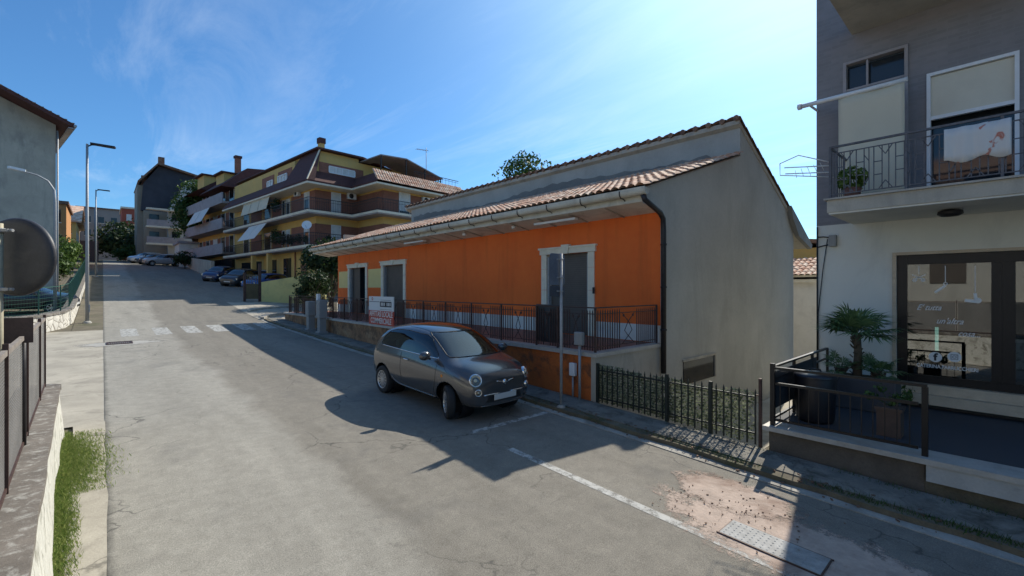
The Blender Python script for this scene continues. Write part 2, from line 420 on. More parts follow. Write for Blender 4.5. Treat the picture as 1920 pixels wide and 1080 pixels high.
M['bark'] = pm('bark', (.10, .075, .05), .3, 8, .95, .8)
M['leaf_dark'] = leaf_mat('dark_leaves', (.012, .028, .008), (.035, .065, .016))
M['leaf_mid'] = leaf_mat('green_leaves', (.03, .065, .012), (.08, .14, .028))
M['leaf_light'] = leaf_mat('light_leaves', (.07, .13, .02), (.16, .24, .05))
M['leaf_ivy'] = leaf_mat('faded_plastic_ivy', (.04, .06, .03), (.34, .37, .24))
M['leaf_palm'] = leaf_mat('palm_leaves', (.06, .12, .05), (.17, .26, .10))
M['grass'] = leaf_mat('grass_blades', (.09, .17, .025), (.34, .38, .12))
M['stone'] = stone_mat('irregular_white_stone')
M['perf'] = mesh_mat('perforated_panel', (.15, .145, .14), .05)
M['cap'] = pm('lichened_cement_cap', (.15, .13, .11), .25, 3, .95, .6, stain=(.46, .45, .41), stain_amt=.75, ss=9)
M['whitewash'] = pm('peeling_whitewash', (.55, .54, .48), .15, 5, .95, .8, stain=(.13, .12, .08), stain_amt=.9, ss=5)
M['grey_plastic'] = pm('grey_plastic_cabinet', (.27, .265, .25), .1, 3, .6, .1, stain=(.26, .25, .23), stain_amt=.4)
M['cyl'] = flat('dark_rubber', (.02, .02, .02), .8)
M['concrete_pink'] = pm('dusty_pink_concrete', (.42, .33, .27), .2, 4, .95, .9, bscale=22, stain=(.16, .09, .06), stain_amt=.7)

def fade_edges(m):
    """crumbled irregular rim: noise on the distance from the middle decides where the sheet ends"""
    nt = m.node_tree; b = nt.nodes['Principled BSDF']; tc = nt.nodes.new('ShaderNodeTexCoord'); mp = nt.nodes.new('ShaderNodeMapping'); mp.inputs['Location'].default_value = (-1, -1, 0); mp.inputs['Scale'].default_value = (2, 2, 0)
    nt.links.new(tc.outputs['Generated'], mp.inputs[0]); ln = nt.nodes.new('ShaderNodeVectorMath'); ln.operation = 'LENGTH'; nt.links.new(mp.outputs[0], ln.inputs[0])
    n = noise(nt, tc.outputs['Object'], 5, 8, .75); g = noise(nt, tc.outputs['Object'], 45, 4, .8)
    d = mth(nt, 'ADD', ln.outputs['Value'], mth(nt, 'ADD', mth(nt, 'MULTIPLY', n, 1.1), mth(nt, 'MULTIPLY', g, .5)))
    k = ramp(nt, mth(nt, 'SUBTRACT', d, .75), [(.62, 1.), (.80, 0.)])
    tr = nt.nodes.new('ShaderNodeBsdfTransparent'); mx = nt.nodes.new('ShaderNodeMixShader'); out = nt.nodes['Material Output']
    nt.links.new(k, mx.inputs[0]); nt.links.new(tr.outputs[0], mx.inputs[1]); nt.links.new(b.outputs[0], mx.inputs[2]); nt.links.new(mx.outputs[0], out.inputs[0]); return m
fade_edges(M['concrete_pink'])
M['apron_patch'] = fade_edges(pm('concrete_patch', (.36, .345, .31), .22, .9, .92, .5))
# ------------------------------------------------------------------ setting
def yr(y0, y1, step=2.0):
    n = max(1, int(math.ceil((y1 - y0) / step))); return [lerp(y0, y1, i / n) for i in range(n + 1)]
def strip(name, x0, x1, y0, y1, dz, mat, step=1.5, label=None, wob=0, kind='structure', thick=0):
    mb = MB(); ys = yr(y0, y1, step); a = []; rnd = random.Random(hash(name) % 1000 if False else len(name))
    for y in ys:
        w0 = rnd.uniform(-wob, wob); w1 = rnd.uniform(-wob, wob)
        a += [(x0 + w0, y, prof(y) + dz), (x1 + w1, y, prof(y) + dz)]
        if thick: a += [(x0 + w0, y, prof(y) + dz - thick), (x1 + w1, y, prof(y) + dz - thick)]
    k = 4 if thick else 2; f = []
    for i in range(len(ys) - 1):
        f.append((i*k, i*k+1, (i+1)*k+1, (i+1)*k))
        if thick: f += [(i*k+2, i*k, (i+1)*k, (i+1)*k+2), (i*k+1, i*k+3, (i+1)*k+3, (i+1)*k+1)]
    if thick:
        f += [(0, 2, 3, 1), (len(a)-4, len(a)-3, len(a)-1, len(a)-2)]
    mb.add(a, f); o = mb.build(name, mat, fix=False); o['kind'] = kind
    return o
# terrain sheet reaching the horizon, with the sunken yard between the two buildings
xs = [-900, -300, -120, -60, -30, -15, -8, -4, -1, 0, 2, 4, 6, 7.30, 7.34, 10, 14, 18, 19.40, 19.44, 24, 30, 31.0, 31.1, 40, 60, 120, 300, 900]
ys = [-400, -150, -60, -30, -15, -8, -4, 0, 2.60, 2.64, 4, 5.59, 5.62, 8, 12, 16, 20, 20.1] + yr(24, 60, 4) + yr(66, 150, 8) + [180, 250, 400, 700, 1200]
def tz(x, y):
    if 7.33 < x < 31.05 and 2.62 < y < 5.6: return -3.75
    if 19.42 < x < 31.05 and 2.62 < y < 20.05: return -3.75
    z = prof(y)
    if x > 24 and y < 60: z -= 0
    return z - .03
mb = MB(); mb.grid(lambda u, w: (u, w, tz(u, w)), xs, ys, smooth=False)
o = mb.build('ground', M['earth'], fix=False); o['kind'] = 'structure'
mb = MB(); mb.quad((7.38, 2.68, -3.74), (30.9, 2.68, -3.74), (30.9, 5.58, -3.74), (7.38, 5.58, -3.74)); mb.quad((19.5, 5.581, -3.74), (30.9, 5.581, -3.74), (30.9, 19.9, -3.74), (19.5, 19.9, -3.74)); tag(mb.build('yard', M['apron'], fix=False), kind='structure')
strip('road', .03, 6.28, -40, 125, 0, M['road'], 1.0)
strip('gutter_strip', 6.28, 6.46, -20, 27.5, .012, M['kerb'], .6, wob=.015, thick=.05)
# pavement with its rough kerb
strip('pavement', 6.60, 7.28, -20, 27.0, .09, M['sidewalk'], .5, wob=.012, thick=.12)
strip('kerb', 6.44, 6.60, -20, 27.0, .075, M['earth'], .4, wob=.03, thick=.12)
# left: concrete apron of the side street and the narrow verge
strip('side_street', -14, .032, 10.15, 26.0, -.006, M['apron'], 1.0)
strip('concrete_verge', -.34, .035, -4, 10.15, .012, M['apron'], .7, wob=.02)
strip('verge_path', -.95, .026, 26.0, 60, -.004, M['earth'], 2)
# right: pale driveway behind the orange building and the dark parking yard
mb = MB()
mb.grid(lambda u, w: (u, w, prof(w) + .006), [6.282, 7.4, 9, 11, 14], yr(27.0, 36, 1), smooth=False)
o = mb.build('driveway', M['apron'], fix=False); o['kind'] = 'structure'
mb = MB(); mb.grid(lambda u, w: (u, w, prof(w) + .008), [6.282, 9, 12, 15], yr(36, 78, 2), smooth=False)
o = mb.build('parking_yard', M['road'], fix=False); o['kind'] = 'structure'
mb = MB()
def curl(pts, w, h):
    for p, q in zip(pts, pts[1:]):
        mb.bar((p[0], p[1], prof(p[1]) + h/2), (q[0], q[1], prof(q[1]) + h/2), w, h)
curl([(6.4, 27.2), (6.9, 28.2), (7.9, 28.9), (9.2, 29.2), (11, 29.3)], .18, .14)
curl([(6.5, 30.8), (7.2, 31.6), (8.4, 32.2), (10, 32.4)], .16, .1)
tag(mb.build('kerb_edge', M['kerb'], fix=False), kind='structure')

# painted markings (4 mm above the road)
def mark(name, pts, dz=.004, mat='paintline'):
    mb = MB(); mb.poly([(x, y, prof(y) + dz) for x, y in pts]); o = mb.build(name, M[mat], fix=False); o['kind'] = 'structure'; return o
def worn_paint():
    m, nt, b = newmat('worn_white_paint'); v = mapping(nt)
    n = noise(nt, v, 7, 8, .75); g = noise(nt, v, 60, 4, .8)
    keep = ramp(nt, mth(nt, 'ADD', mth(nt, 'MULTIPLY', n, .7), mth(nt, 'MULTIPLY', g, .3)), [(.37, 0.), (.53, .92)])
    nt.links.new(ramp(nt, n, [(.3, (.36, .355, .33)), (.7, (.52, .515, .48))]), b.inputs['Base Color']); b.inputs['Roughness'].default_value = .85
    tr = nt.nodes.new('ShaderNodeBsdfTransparent'); mx = nt.nodes.new('ShaderNodeMixShader'); out = nt.nodes['Material Output']
    nt.links.new(keep, mx.inputs[0]); nt.links.new(tr.outputs[0], mx.inputs[1]); nt.links.new(b.outputs[0], mx.inputs[2]); nt.links.new(mx.outputs[0], out.inputs[0])
    return m
M['worn'] = worn_paint()
def line_strip(name, x0, x1, y0, y1):
    mb = MB(); mb.grid(lambda u, w: (u, w, prof(w) + .004), [x0, x1], yr(y0, y1, .8), smooth=False)
    o = mb.build(name, M['worn'], fix=False); o['kind'] = 'structure'
line_strip('parking_line', 4.42, 4.54, -2.0, 5.0)
line_strip('parking_cross_line', 4.45, 6.27, 5.86, 5.98)
for i, x in enumerate([.55, 1.62, 2.66, 3.66, 4.72, 5.62]):
    line_strip('crosswalk_stripe', x, x + .55, 23.3, 25.9)
# dusty concrete repair with the chequered steel cover
rnd = random.Random(3)
def blob(name, cx, cy, rx, ry, n, dz, mat, jag=.22):
    mb = MB(); pts = []
    for k in range(n):
        t = 2*math.pi*k/n; r = 1 + jag*(.5*math.sin(3*t + cx) + .4*math.sin(5*t + 2) + .25*math.sin(9*t + 1)) + rnd.uniform(-.03, .03)
        x = cx + rx*r*math.cos(t); y = cy + ry*r*math.sin(t); pts.append((x, y, prof(y) + dz))
    mb.add([(cx, cy, prof(cy) + dz)] + pts, [(0, i+1, (i+1) % n + 1) for i in range(n)]); o = mb.build(name, mat, fix=False); o['kind'] = 'structure'
blob('concrete_repair', 5.0, 1.45, .80, 1.75, 46, .005, M['concrete_pink'])
blob('concrete_repair', 5.6, 2.35, .6, .85, 30, .009, M['concrete_pink'], .3)
blob('concrete_repair', .35, 21.3, 1.5, .8, 26, .004, M['apron_patch'])
t = thing('access_cover', 'grey studded metal access cover lying in the pinkish concrete repair', 'manhole cover', (4.81, 1.56, prof(1.56)))
mb = MB(); z = prof(1.56) + .006
mb.box(4.64, 4.98, 1.13, 2.0, z - .008, z + .008)
for a in range(6):
    for c in range(15):
        mb.lathe((4.672 + a*.055, 1.17 + c*.057, z + .007), (0, 0, 1), [(.011, 0), (.008, .004), (.001, .005)], 7)
mb.build('studded_plate', M['cover'], t)
mb = MB()
for (a, c, d, e) in ((4.627, 4.638, 1.105, 2.025), (4.982, 4.993, 1.105, 2.025)): mb.box(a, c, d, e, z - .01, z + .006)
for (a, c, d, e) in ((4.64, 4.98, 1.117, 1.128), (4.64, 4.98, 2.002, 2.013)): mb.box(a, c, d, e, z - .01, z + .006)
mb.build('frame', M['brown_iron'], t)
t.rotation_euler.x = math.atan((prof(2.0) - prof(1.12)) / .88); t.location.z += .006
# drain grate
t = thing('drain_grate', 'rusty street drain grate in the broken concrete on the left of the road', 'drain', (.42, 21.3, prof(21.3)))
mb = MB(); z = prof(21.3) + .012
for k in range(11): mb.box(.14 + k*.058, .17 + k*.058, 21.0, 21.6, z - .008, z + .008)
mb.build('bars', M['brown_iron'], t)
mb = MB(); mb.box(.1, .135, 20.97, 21.63, z-.01, z+.014); mb.box(.775, .81, 20.97, 21.63, z-.01, z+.014); mb.box(.137, .773, 20.96, 20.99, z-.01, z+.013); mb.box(.137, .773, 21.61, 21.64, z-.01, z+.013)
mb.build('frame', M['brown_iron'], t)
t.rotation_euler.x = math.atan((prof(21.6) - prof(21.0)) / .6)

# ------------------------------------------------------------------ roof tiles
def tiled(mb, a, b, up0, up1, pitch=.22, row=.36, amp=.045, side=1, n=6):
    """a->b along the eave, up0->up1 vector from the eave to the ridge (both at a)"""
    a, b = Vector(a), Vector(b); L = (b - a).length; e = (b - a).normalized(); s = Vector(up1) - Vector(up0); S = s.length; s.normalize()
    nrm = e.cross(s).normalized()
    if nrm.z < 0: nrm = -nrm
    nc = int(L / pitch); us = [L * i / (nc * n) for i in range(nc * n + 1)]
    nr = max(1, int(round(S / row))); vs = []
    for r in range(nr): vs += [(S * r / nr, .03), (S * (r+1) / nr - .004, 0)]
    rr = random.Random(5); jit = [[rr.uniform(-.006, .006) for _ in range(nc + 1)] for _ in range(nr)]
    pts = []
    for j, (v, h) in enumerate(vs):
        for i, u in enumerate(us):
            ph = (i % n) / n; w = abs(math.sin(math.pi * ph)); w = w ** .7
            pts.append(a + e * u + s * v + nrm * (amp * w * 1.3 + h + jit[j // 2][min(nc, i // n)]))
    m = len(us)
    mb.add(pts, [(j*m+i, j*m+i+1, (j+1)*m+i+1, (j+1)*m+i) for j in range(len(vs)-1) for i in range(m-1)], smooth=False)

# ------------------------------------------------------------------ orange building
YG, YE = 5.6, 25.4; XW = 9.8
B = thing('orange_building', 'long single storey orange building with tiled roof and grey gable end', 'building', (XW, YG, prof(YG)))
doors = [(21.75, 23.75, 1.05), (17.9, 19.85, 1.05), (7.72, 9.30, .98)]
mb = MB(); segs = sorted(doors); y = YG + .003
for (a, c, top) in segs:
    mb.box(XW, XW + .3, y, a, -1.31, 1.8); mb.box(XW, XW + .3, a, c, top, 1.8); y = c
mb.box(XW, XW + .3, y, YE, -1.31, 1.8)
mb.box(XW, XW+.3, YG+.003, YE, -3.7, -1.31)
mb.build('front_wall', M['orange'], B)
mb = MB(); y = YG - .002
for (a, c, top) in segs: mb.box(XW - .02, XW - .001, y, a - .2, -1.3, -.89); y = c + .2
mb.box(XW - .02, XW - .001, y, YE, -1.3, -.89)
split_build(mb, 'plinth', M['white_paint'], B)
mb = MB()
mb.box(XW - .006, XW - .001, 20.06, 21.5, .02, .93); mb.box(XW - .006, XW - .001, 23.99, YE - .15, .0, .9); split_build(mb, 'cream_panel', M['cream_patch'], B)
GP = [(9.802, -3.74), (19.4, -3.74), (19.4, 2.56), (14.42, 5.0), (14.42, 4.02), (8.93, 2.20), (8.93, 2.02), (9.802, 1.86)]
mb = MB(); mb.prism([(x, YG - .012, z) for x, z in GP], (0, .25, 0)); mb.build('gable_wall', M['grey_render'], B)
mb = MB(); mb.box(10.1, 19.4, YE - .25, YE, -2.2, 3.0); mb.box(19.1, 19.4, YG + .25, YE - .25, -3.7, 2.5); mb.build('rear_wall', M['grey_render_dark'], B)
mb = MB(); mb.box(14.42, 14.7, YG + .24, YE, 3.4, 4.97); mb.build('clerestory_wall', M['grey_render'], B)
rnd = random.Random(9); mb = MB(); pts = [(14.413, YE - .3, 4.02)]; yy = YE - .3; top = []
while yy > YG + 1.0:
    f = (YE - yy) / 20; top.append((14.413, yy, 4.36 + .12 * math.sin(yy*.6) + rnd.uniform(-.05, .05))); yy -= .28
mb.poly([(14.413, YG + .7, 4.05)] + list(reversed(top)) + [pts[0]])
mb.build('damp_patch', M['patch_grey'], B)
# lower tiled roof, upper roof
mb = MB(); s0 = (8.86, 5.46, 2.26); s1 = (14.40, 5.46, 4.10)
tiled(mb, s0, (8.86, 26.9, 2.26), s0, s1)
mb.build('tiled_roof', M['tile'], B)
mb = MB(); mb.prism([(8.86, 5.62, 2.20), (14.40, 5.62, 4.03), (14.40, 5.62, 3.93), (8.86, 5.62, 2.08)], (0, 21.2, 0)); mb.build('roof_deck', M['soffit'], B)
mb = MB(); u0 = (14.22, 5.50, 5.14); u1 = (21.2, 5.50, 1.80)
mb.prism([(14.26, 5.56, 5.09), (21.2, 5.56, 1.76), (21.2, 5.56, 1.60), (14.26, 5.56, 4.96)], (0, 20.3, 0)); mb.build('upper_roof_deck', M['grey_render_dark'], B)
mb = MB(); tiled(mb, u0, (14.22, 25.95, 5.14), u0, u1, amp=.05, pitch=.42, row=.5)
for i in range(48):
    y = 5.62 + i*.425
    mb.lathe((14.18, y, 5.14), (1, 0, 0), [(.001, 0), (.085, .0), (.075, .25), (.001, .25)], 9, smooth=False)
mb.build('upper_tiles', M['tile_dark'], B)
mb = MB(); mb.prism([(18.6, 5.42, 3.0), (21.15, 5.42, 1.73), (21.05, 5.42, 1.56), (19.5, 5.42, 1.95), (18.8, 5.42, 2.55)], (0, .15, 0)); mb.build('rear_eave_shade_box', M['patch_grey'], B)  # box coloured dark to stand for the shade under the rear overhang
# soffit, fascia, gutter
mb = MB(); mb.prism([(9.798, 5.62, 1.80), (8.97, 5.62, 1.94), (8.97, 5.62, 1.97), (9.798, 5.62, 1.84)], (0, 21.2, 0))
for p in range(18): mb.box(8.99, 9.79, 6.8 + p*1.15, 6.84 + p*1.15, 1.79, 1.83) if False else None
mb.build('soffit', M['soffit'], B)
mb = MB()
for p in range(18):
    y = 6.6 + p*1.15; mb.bar((9.78, y, 1.787), (8.98, y, 1.925), .035, .03)
split_build(mb, 'soffit_rib', M['grey_render_dark'], B)
mb = MB(); mb.box(8.925, 8.965, 5.5, 26.86, 1.93, 2.20); mb.build('fascia', M['gutter'], B)
mb = MB(); n = 10; prf = [(8.81 + .10*math.cos(t), 2.16 + .11*math.sin(t)) for t in [math.pi + math.pi*i/n for i in range(n+1)]]
prf = [(8.705, 2.215)] + prf + [(8.915, 2.175)]
for yy0, yy1 in ((5.36, 26.92),):
    mb.add([(x, yy0, z) for x, z in prf] + [(x, yy1, z) for x, z in prf], [(i, i+1, len(prf)+i+1, len(prf)+i) for i in range(len(prf)-1)], smooth=True)
    mb.poly([(x, yy0, z) for x, z in prf]); mb.poly([(x, yy1, z) for x, z in prf])
mb.build('gutter', M['gutter'], B)
mb = MB()
for i in range(19):
    y = 6.0 + i*1.14; mb.tube([(8.70, y, 2.19), (8.705, y, 2.1), (8.76, y, 2.035), (8.87, y, 2.03), (8.95, y, 1.98)], .012, 5)
split_build(mb, 'gutter_bracket', M['dark_iron'], B)
mb = MB(); mb.tube([(8.82, 5.46, 2.06), (8.85, 5.44, 1.95), (9.2, 5.45, 1.84), (9.55, 5.47, 1.74), (9.72, 5.49, 1.62), (9.76, 5.50, 1.35), (9.76, 5.50, -2.0)], .062, 12)
for z in (1.0, 0, -1.0): mb.lathe((9.76, 5.50, z), (0, 0, 1), [(.062, 0), (.075, 0), (.075, .04), (.062, .04)], 12)
mb.build('downpipe', M['dark_iron'], B)
mb = MB()
for y in (8.4, 15.9): mb.box(9.1, 9.24, y - .75, y + .75, 1.78, 1.84)
split_build(mb, 'tube_light', M['white_paint'], B)
mb = MB()
for y in (10.1, 12.6): mb.lathe((9.2, y, 1.78), (0, 0, 1), [(.001, 0), (.07, .01), (.08, .08), (.001, .1)], 12)
split_build(mb, 'round_lamp', M['white_paint'], B)
# doors with stone surrounds
def surround(parent, a, c, top, keyh, bot=-1.3):
    mb = MB(); w = .19; x0, x1 = XW - .045, XW + .1
    for y0, y1 in ((a - w, a + .02), (c - .02, c + w)):
        z = bot; 
        while z < top - .01:
            z2 = min(top, z + .62); mb.box(x0, x1, y0, y1, z + .004, z2 - .004); z = z2
    mb.box(x0 - .02, x1, a - w - .05, c + w + .05, top + .002, top + .15); mb.box(x0 - .05, x1, a - w - .09, c + w + .09, top + .15, top + .20)
    m = (a + c) / 2
    mb.prism([(x0 - .06, m - .10, top - .005), (x0 - .06, m + .10, top - .005), (x0 - .06, m + .15, top + .2 + keyh), (x0 - .06, m - .15, top + .2 + keyh)], (.12, 0, 0))
    mb.build('surround', M['white_trim'], parent)
for i, (a, c, top) in enumerate(doors):
    d = MB(); d.box(XW + .12, XW + .15, a, c, -1.3, top)
    if i == 0:
        d = MB(); d.box(XW + .14, XW + .17, a + 1.05, c, -1.3, top); dob = d.build('door', M['shutter'], B); dob['label'] = 'half open doorway at the far end'
        e = MB(); e.box(XW + .55, XW + .57, a, a + 1.05, -1.3, top); e.box(XW+.16, XW+.56, a+1.04, a+1.07, -1.3, top); e.build('dark_opening', M['window_dark'], dob)
    else: dob = d.build('door', M['shutter'], B)
    surround(dob, a, c, top, .02 + .03*(i != 1))
    e = MB(); e.box(XW + .001, XW + .119, a + .021, a + .08, -1.3, top - .06); e.box(XW + .001, XW + .119, c - .08, c - .021, -1.3, top - .06); e.build('shutter_guide', M['galv'], dob)
    if i == 2:
        e = MB(); e.box(XW - .07, XW - .046, c - .1 - 1.70, c - 1.74, -.15, .02); e.build('switch_box', M['cyl'], dob)
# basement window in the gable
mb = MB(); mb.box(10.85, 12.6, YG - .03, YG - .014, -2.45, -1.86); w = mb.build('basement_window', M['window_dark'], B)
mb = MB(); mb.box(10.8, 12.66, YG - .06, YG - .014, -1.858, -1.80); mb.box(12.602, 12.66, YG-.06, YG-.014, -2.45, -1.858); mb.build('lintel', M['grey_render_dark'], w)

# raised terrace in front of the orange building
T = thing('raised_terrace', 'raised terrace with stained orange retaining wall and pale stone edge', 'terrace', (7.4, 15, prof(15)))
mb = MB(); mb.box(7.32, 9.797, 5.72, 26.4, -3.7, -1.385); mb.build('retaining_wall', M['deckwall'], T)
mb = MB(); mb.box(7.6, 9.797, 5.60, 5.72, -3.7, -1.386); mb.box(7.318, 7.6, 5.60, 5.72, -3.7, -1.386); mb.build('side_wall', M['grey_render_dark'], T)
mb = MB(); mb.box(7.25, 7.52, 5.55, 26.45, -1.384, -1.305); mb.box(7.52, 9.757, 5.55, 5.80, -1.384, -1.305); mb.build('stone_edge', M['marble'], T)
mb = MB(); mb.box(7.521, 9.775, 5.801, 26.45, -1.384, -1.318); mb.build('floor_slab', M['slab_tile'], T)

# iron railing
RL = thing('iron_railing', 'brown iron railing with diamond ornaments along the orange terrace', 'railing', (7.38, 15, -1.305))
ry = [5.66, 6.68, 7.33] + [7.33 + 1.235*i for i in range(1, 16)]
zt = -.39; zb = -1.305
def rail_panel(p, q, bars, orn=True, solid=False):
    p, q = Vector(p), Vector(q); d = q - p; L = d.length; d.normalize()
    mb = MB(); mb.bar(p + Vector((0, 0, zb + .1)), q + Vector((0, 0, zb + .1)), .02, .014); mb.bar(p + Vector((0, 0, zt - .14)), q + Vector((0, 0, zt - .14)), .02, .014)
    for i in range(1, bars):
        f = i / bars
        if orn and abs(f - .5) < .13: continue
        c = p + d * L * f
        mb.bar(c + Vector((0, 0, zb + .03)), c + Vector((0, 0, zt - .09)), .017)
        mb.lathe(c + Vector((0, 0, zt - .095)), (0, 0, 1), [(.012, 0), (.001, .05)], 5)
    o = mb.build('bars', M['brown_iron'], RL)
    if orn:
        mb = MB(); c = p + d * L * .5; w = L * .1
        def P(a, z): return c + d * a + Vector((0, 0, z))
        zl, zh = zb + .1, zt - .14; mz = (zl + zh) / 2 - .05
        for s in (-1, 1):
            mb.tube([P(s*w, zl), P(-s*w*.05, zl + .17), P(-s*w*.62, mz), P(-s*w*.05, zh - .2), P(s*w*.8, zh - .05), P(s*w*.95, zh - .01)], .009, 5)
            mb.lathe(P(s*w*.75, zh - .06), d.cross(Vector((0, 0, 1))), [(.02, -.006), (.032, -.006), (.032, .006), (.02, .006), (.02, -.006)], 10)
        mb.build('ornament', M['brown_iron'], RL)
for a, c in zip(ry, ry[1:]):
    rail_panel((7.38, a, 0), (7.38, c, 0), 15 if c - a > 1 else 9)
rail_panel((7.38, 5.66, 0), (9.72, 5.66, 0), 28)
mb = MB(); mb.box(7.358, 7.402, 5.638, ry[-1], zt - .025, zt); mb.box(7.402, 9.72, 5.638, 5.682, zt - .025, zt); mb.build('top_rail', M['brown_iron'], RL)
for y in ry:
    mb = MB(); mb.box(7.362, 7.398, y - .018, y + .018, zb, zt - .026); mb.build('post', M['brown_iron'], RL)
mb = MB(); mb.box(9.70, 9.736, 5.642, 5.678, zb, zt - .026); mb.build('post', M['brown_iron'], RL)
mb = MB(); mb.box(7.402, 7.415, 6.66, 7.36, zb + .09, zt + .02); g = mb.build('sheet_panel', M['dark_sheet'], RL); g['label'] = 'dark sheet metal panel on the iron railing'

# banner board
t = thing('rental_board', 'white and red rental board leaning on the terrace railing', 'sign', (7.3, 15, -1.305))
def lean(x, z): return 7.13 + (z + 1.3) * .11, z
mb = MB(); y0, y1 = 13.95, 15.85
mb.prism([(7.25, y0, -1.30), (7.25, y1, -1.30), (7.25, y1, -.80), (7.25, y0, -.80)], (.025, 0, 0)); mb.build('red_panel', flat('red_board', (.50, .075, .045), .6), t)
mb = MB(); mb.prism([(7.25, y0, -.798), (7.25, y1, -.798), (7.25, y1, -.30), (7.25, y0, -.30)], (.025, 0, 0)); mb.build('white_panel', flat('white_board', (.66, .65, .62), .6), t)
def text(name, body, loc, size, rot, mat, parent, shear=0, xs=1.0, ext=.002, bold=0.0, align='CENTER'):
    cu = bpy.data.curves.new(name, 'FONT'); cu.body = body; cu.size = size; cu.align_x = align; cu.align_y = 'CENTER'
    cu.shear = shear; cu.extrude = ext; cu.offset = bold; cu.resolution_u = 3
    o = bpy.data.objects.new(name, cu); COL.objects.link(o)
    dg = bpy.context.evaluated_depsgraph_get(); me = bpy.data.meshes.new_from_object(o.evaluated_get(dg)); 
    bpy.data.objects.remove(o); 
    Mt = Matrix.Translation(Vector(loc) - parent_world(parent)) @ rot @ Matrix.Diagonal((xs, 1, 1, 1))
    me.transform(Mt); me.materials.clear(); me.materials.append(mat); me.name = name
    ob = bpy.data.objects.new(name, me); COL.objects.link(ob); ob.parent = parent; return ob
# reading direction for a face turned to -X: text x -> -Y, text y -> +Z
RX = Matrix(((0, 0, -1, 0), (-1, 0, 0, 0), (0, 1, 0, 0), (0, 0, 0, 1)))
wt = flat('lettering_white', (.72, .68, .62), .6); bk = flat('lettering_black', (.03, .03, .035), .6); gy = flat('lettering_grey', (.2, .2, .2), .6)
rd = flat('lettering_red', (.5, .12, .07), .6)
text('lettering', 'AFFITTASI LOCALE', (7.246, 14.9, -.925), .27, RX, wt, t, xs=.78, bold=.004)
text('lettering', 'COMMERCIALE', (7.246, 14.9, -1.165), .27, RX, wt, t, xs=.86, bold=.004)
mb = MB(); mb.box(7.244, 7.2495, 14.1, 14.95, -.66, -.47); mb.build('phone_box', bk, t)
for k in range(7):
    if k != 3: mb = MB(); mb.box(7.242, 7.2438, 14.16 + k*.108, 14.16 + k*.108 + .06, -.62, -.51); mb.build('worn_digit', wt, t)
mb = MB(); mb.box(7.244, 7.2495, 15.0, 15.8, -.50, -.475); mb.box(7.244, 7.2495, 14.1, 14.95, -.755, -.74); mb.box(7.244, 7.2495, 14.15, 14.9, -.43, -.415); mb.build('rules', gy, t)
mb = MB(); mb.lathe((7.248, 15.55, -.39), (-1, 0, 0), [(.03, 0), (.06, 0), (.06, .003), (.03, .003)], 14, smooth=False); mb.build('logo', rd, t)

# two utility cabinets
def cabinet(x, y, label, h=1.35, w=.42):
    z = prof(y) + .09
    t = thing('utility_cabinet', label, 'utility cabinet', (x, y, z), group='grey utility cabinets at the far end of the terrace')
    mb = MB(); mb.box(x - .16, x + .16, y - w/2, y + w/2, z + .62, z + h); mb.build('box', M['grey_plastic'], t, bevel=.015)
    mb = MB(); mb.prism([(x - .14, y - w*.38, z), (x + .14, y - w*.38, z), (x + .14, y + w*.38, z), (x - .14, y + w*.38, z)], (0, 0, .618)); mb.box(x - .2, x + .2, y - w*.5, y + w*.5, z - .02, z + .05); mb.build('pedestal', M['grey_plastic'], t, bevel=.02)
    mb = MB(); mb.box(x - .172, x - .161, y - w/2 + .03, y + w/2 - .03, z + .66, z + h - .04); mb.box(x - .178, x - .1725, y - w/2 + .06, y - w/2 + .09, z + .95, z + 1.05); mb.build('door', M['grey_plastic'], t)
    return t
cabinet(6.98, 21.3, 'grey utility cabinet on pedestal, the left one of the pair beside the terrace end', 1.28)
cabinet(6.98, 19.9, 'grey utility cabinet on pedestal, the right one next to the terrace wall', 1.40)
t = thing('meter_post', 'small white meter boxes on a thin post behind the grey cabinets', 'utility box', (7.1, 20.6, prof(20.6)))
mb = MB(); z = prof(20.6); mb.tube([(7.16, 20.6, z), (7.16, 20.6, z + 1.7)], .03, 8); mb.build('post', M['galv'], t)
mb = MB(); mb.box(7.02, 7.13, 20.5, 20.72, z + 1.3, z + 1.72); mb.build('box', M['white_metal'], t, bevel=.01)

# no-plate side sign pole seen from behind
t = thing('sign_pole', 'grey street sign on a thin steel pole seen from behind beside the car', 'road sign', (6.52, 5.81, prof(5.81)))
mb = MB(); mb.tube([(6.52, 5.81, prof(5.81) + .0), (6.52, 5.81, .66)], .027, 10); mb.build('pole', M['galv'], t)
mb = MB(); n = 8
def rrect(cx, cz, w, h, r, y, d=.004):
    p = []
    for (sx, sz, a0) in ((1, 1, 0), (-1, 1, 90), (-1, -1, 180), (1, -1, 270)):
        for k in range(5):
            a = R(a0 + k*22.5); p.append((cx + sx*(w/2 - r) + r*math.cos(a), y, cz + sz*(h/2 - r) + r*math.sin(a)))
    return p
mb.prism(rrect(6.46, .36, .42, .60, .05, 5.855), (0, .004, 0)); mb.build('plate', pm('aluminium_sign_back', (.13, .16, .21), .15, 3, .45, .05, metal=.3, stain=(.06, .07, .09), stain_amt=.6), t)
mb = MB(); mb.prism(rrect(6.46, -.06, .42, .20, .03, 5.855), (0, .004, 0)); mb.build('lower_plate', flat('dark_sign_back', (.05, .06, .08), .5), t)
for z in (.55, .2, -.06):
    mb = MB(); mb.lathe((6.52, 5.81, z), (0, 0, 1), [(.036, -.015), (.042, -.015), (.042, .015), (.036, .015)], 12); mb.box(6.44, 6.60, 5.838, 5.854, z - .014, z + .014); mb.build('clamp', M['galv'], t)
mb = MB(); mb.lathe((6.52, 5.81, prof(5.81) + .0), (0, 0, 1), [(.09, -.02), (.085, .09), (.04, .12), (.03, .12)], 12); mb.build('base', M['concrete'], t)
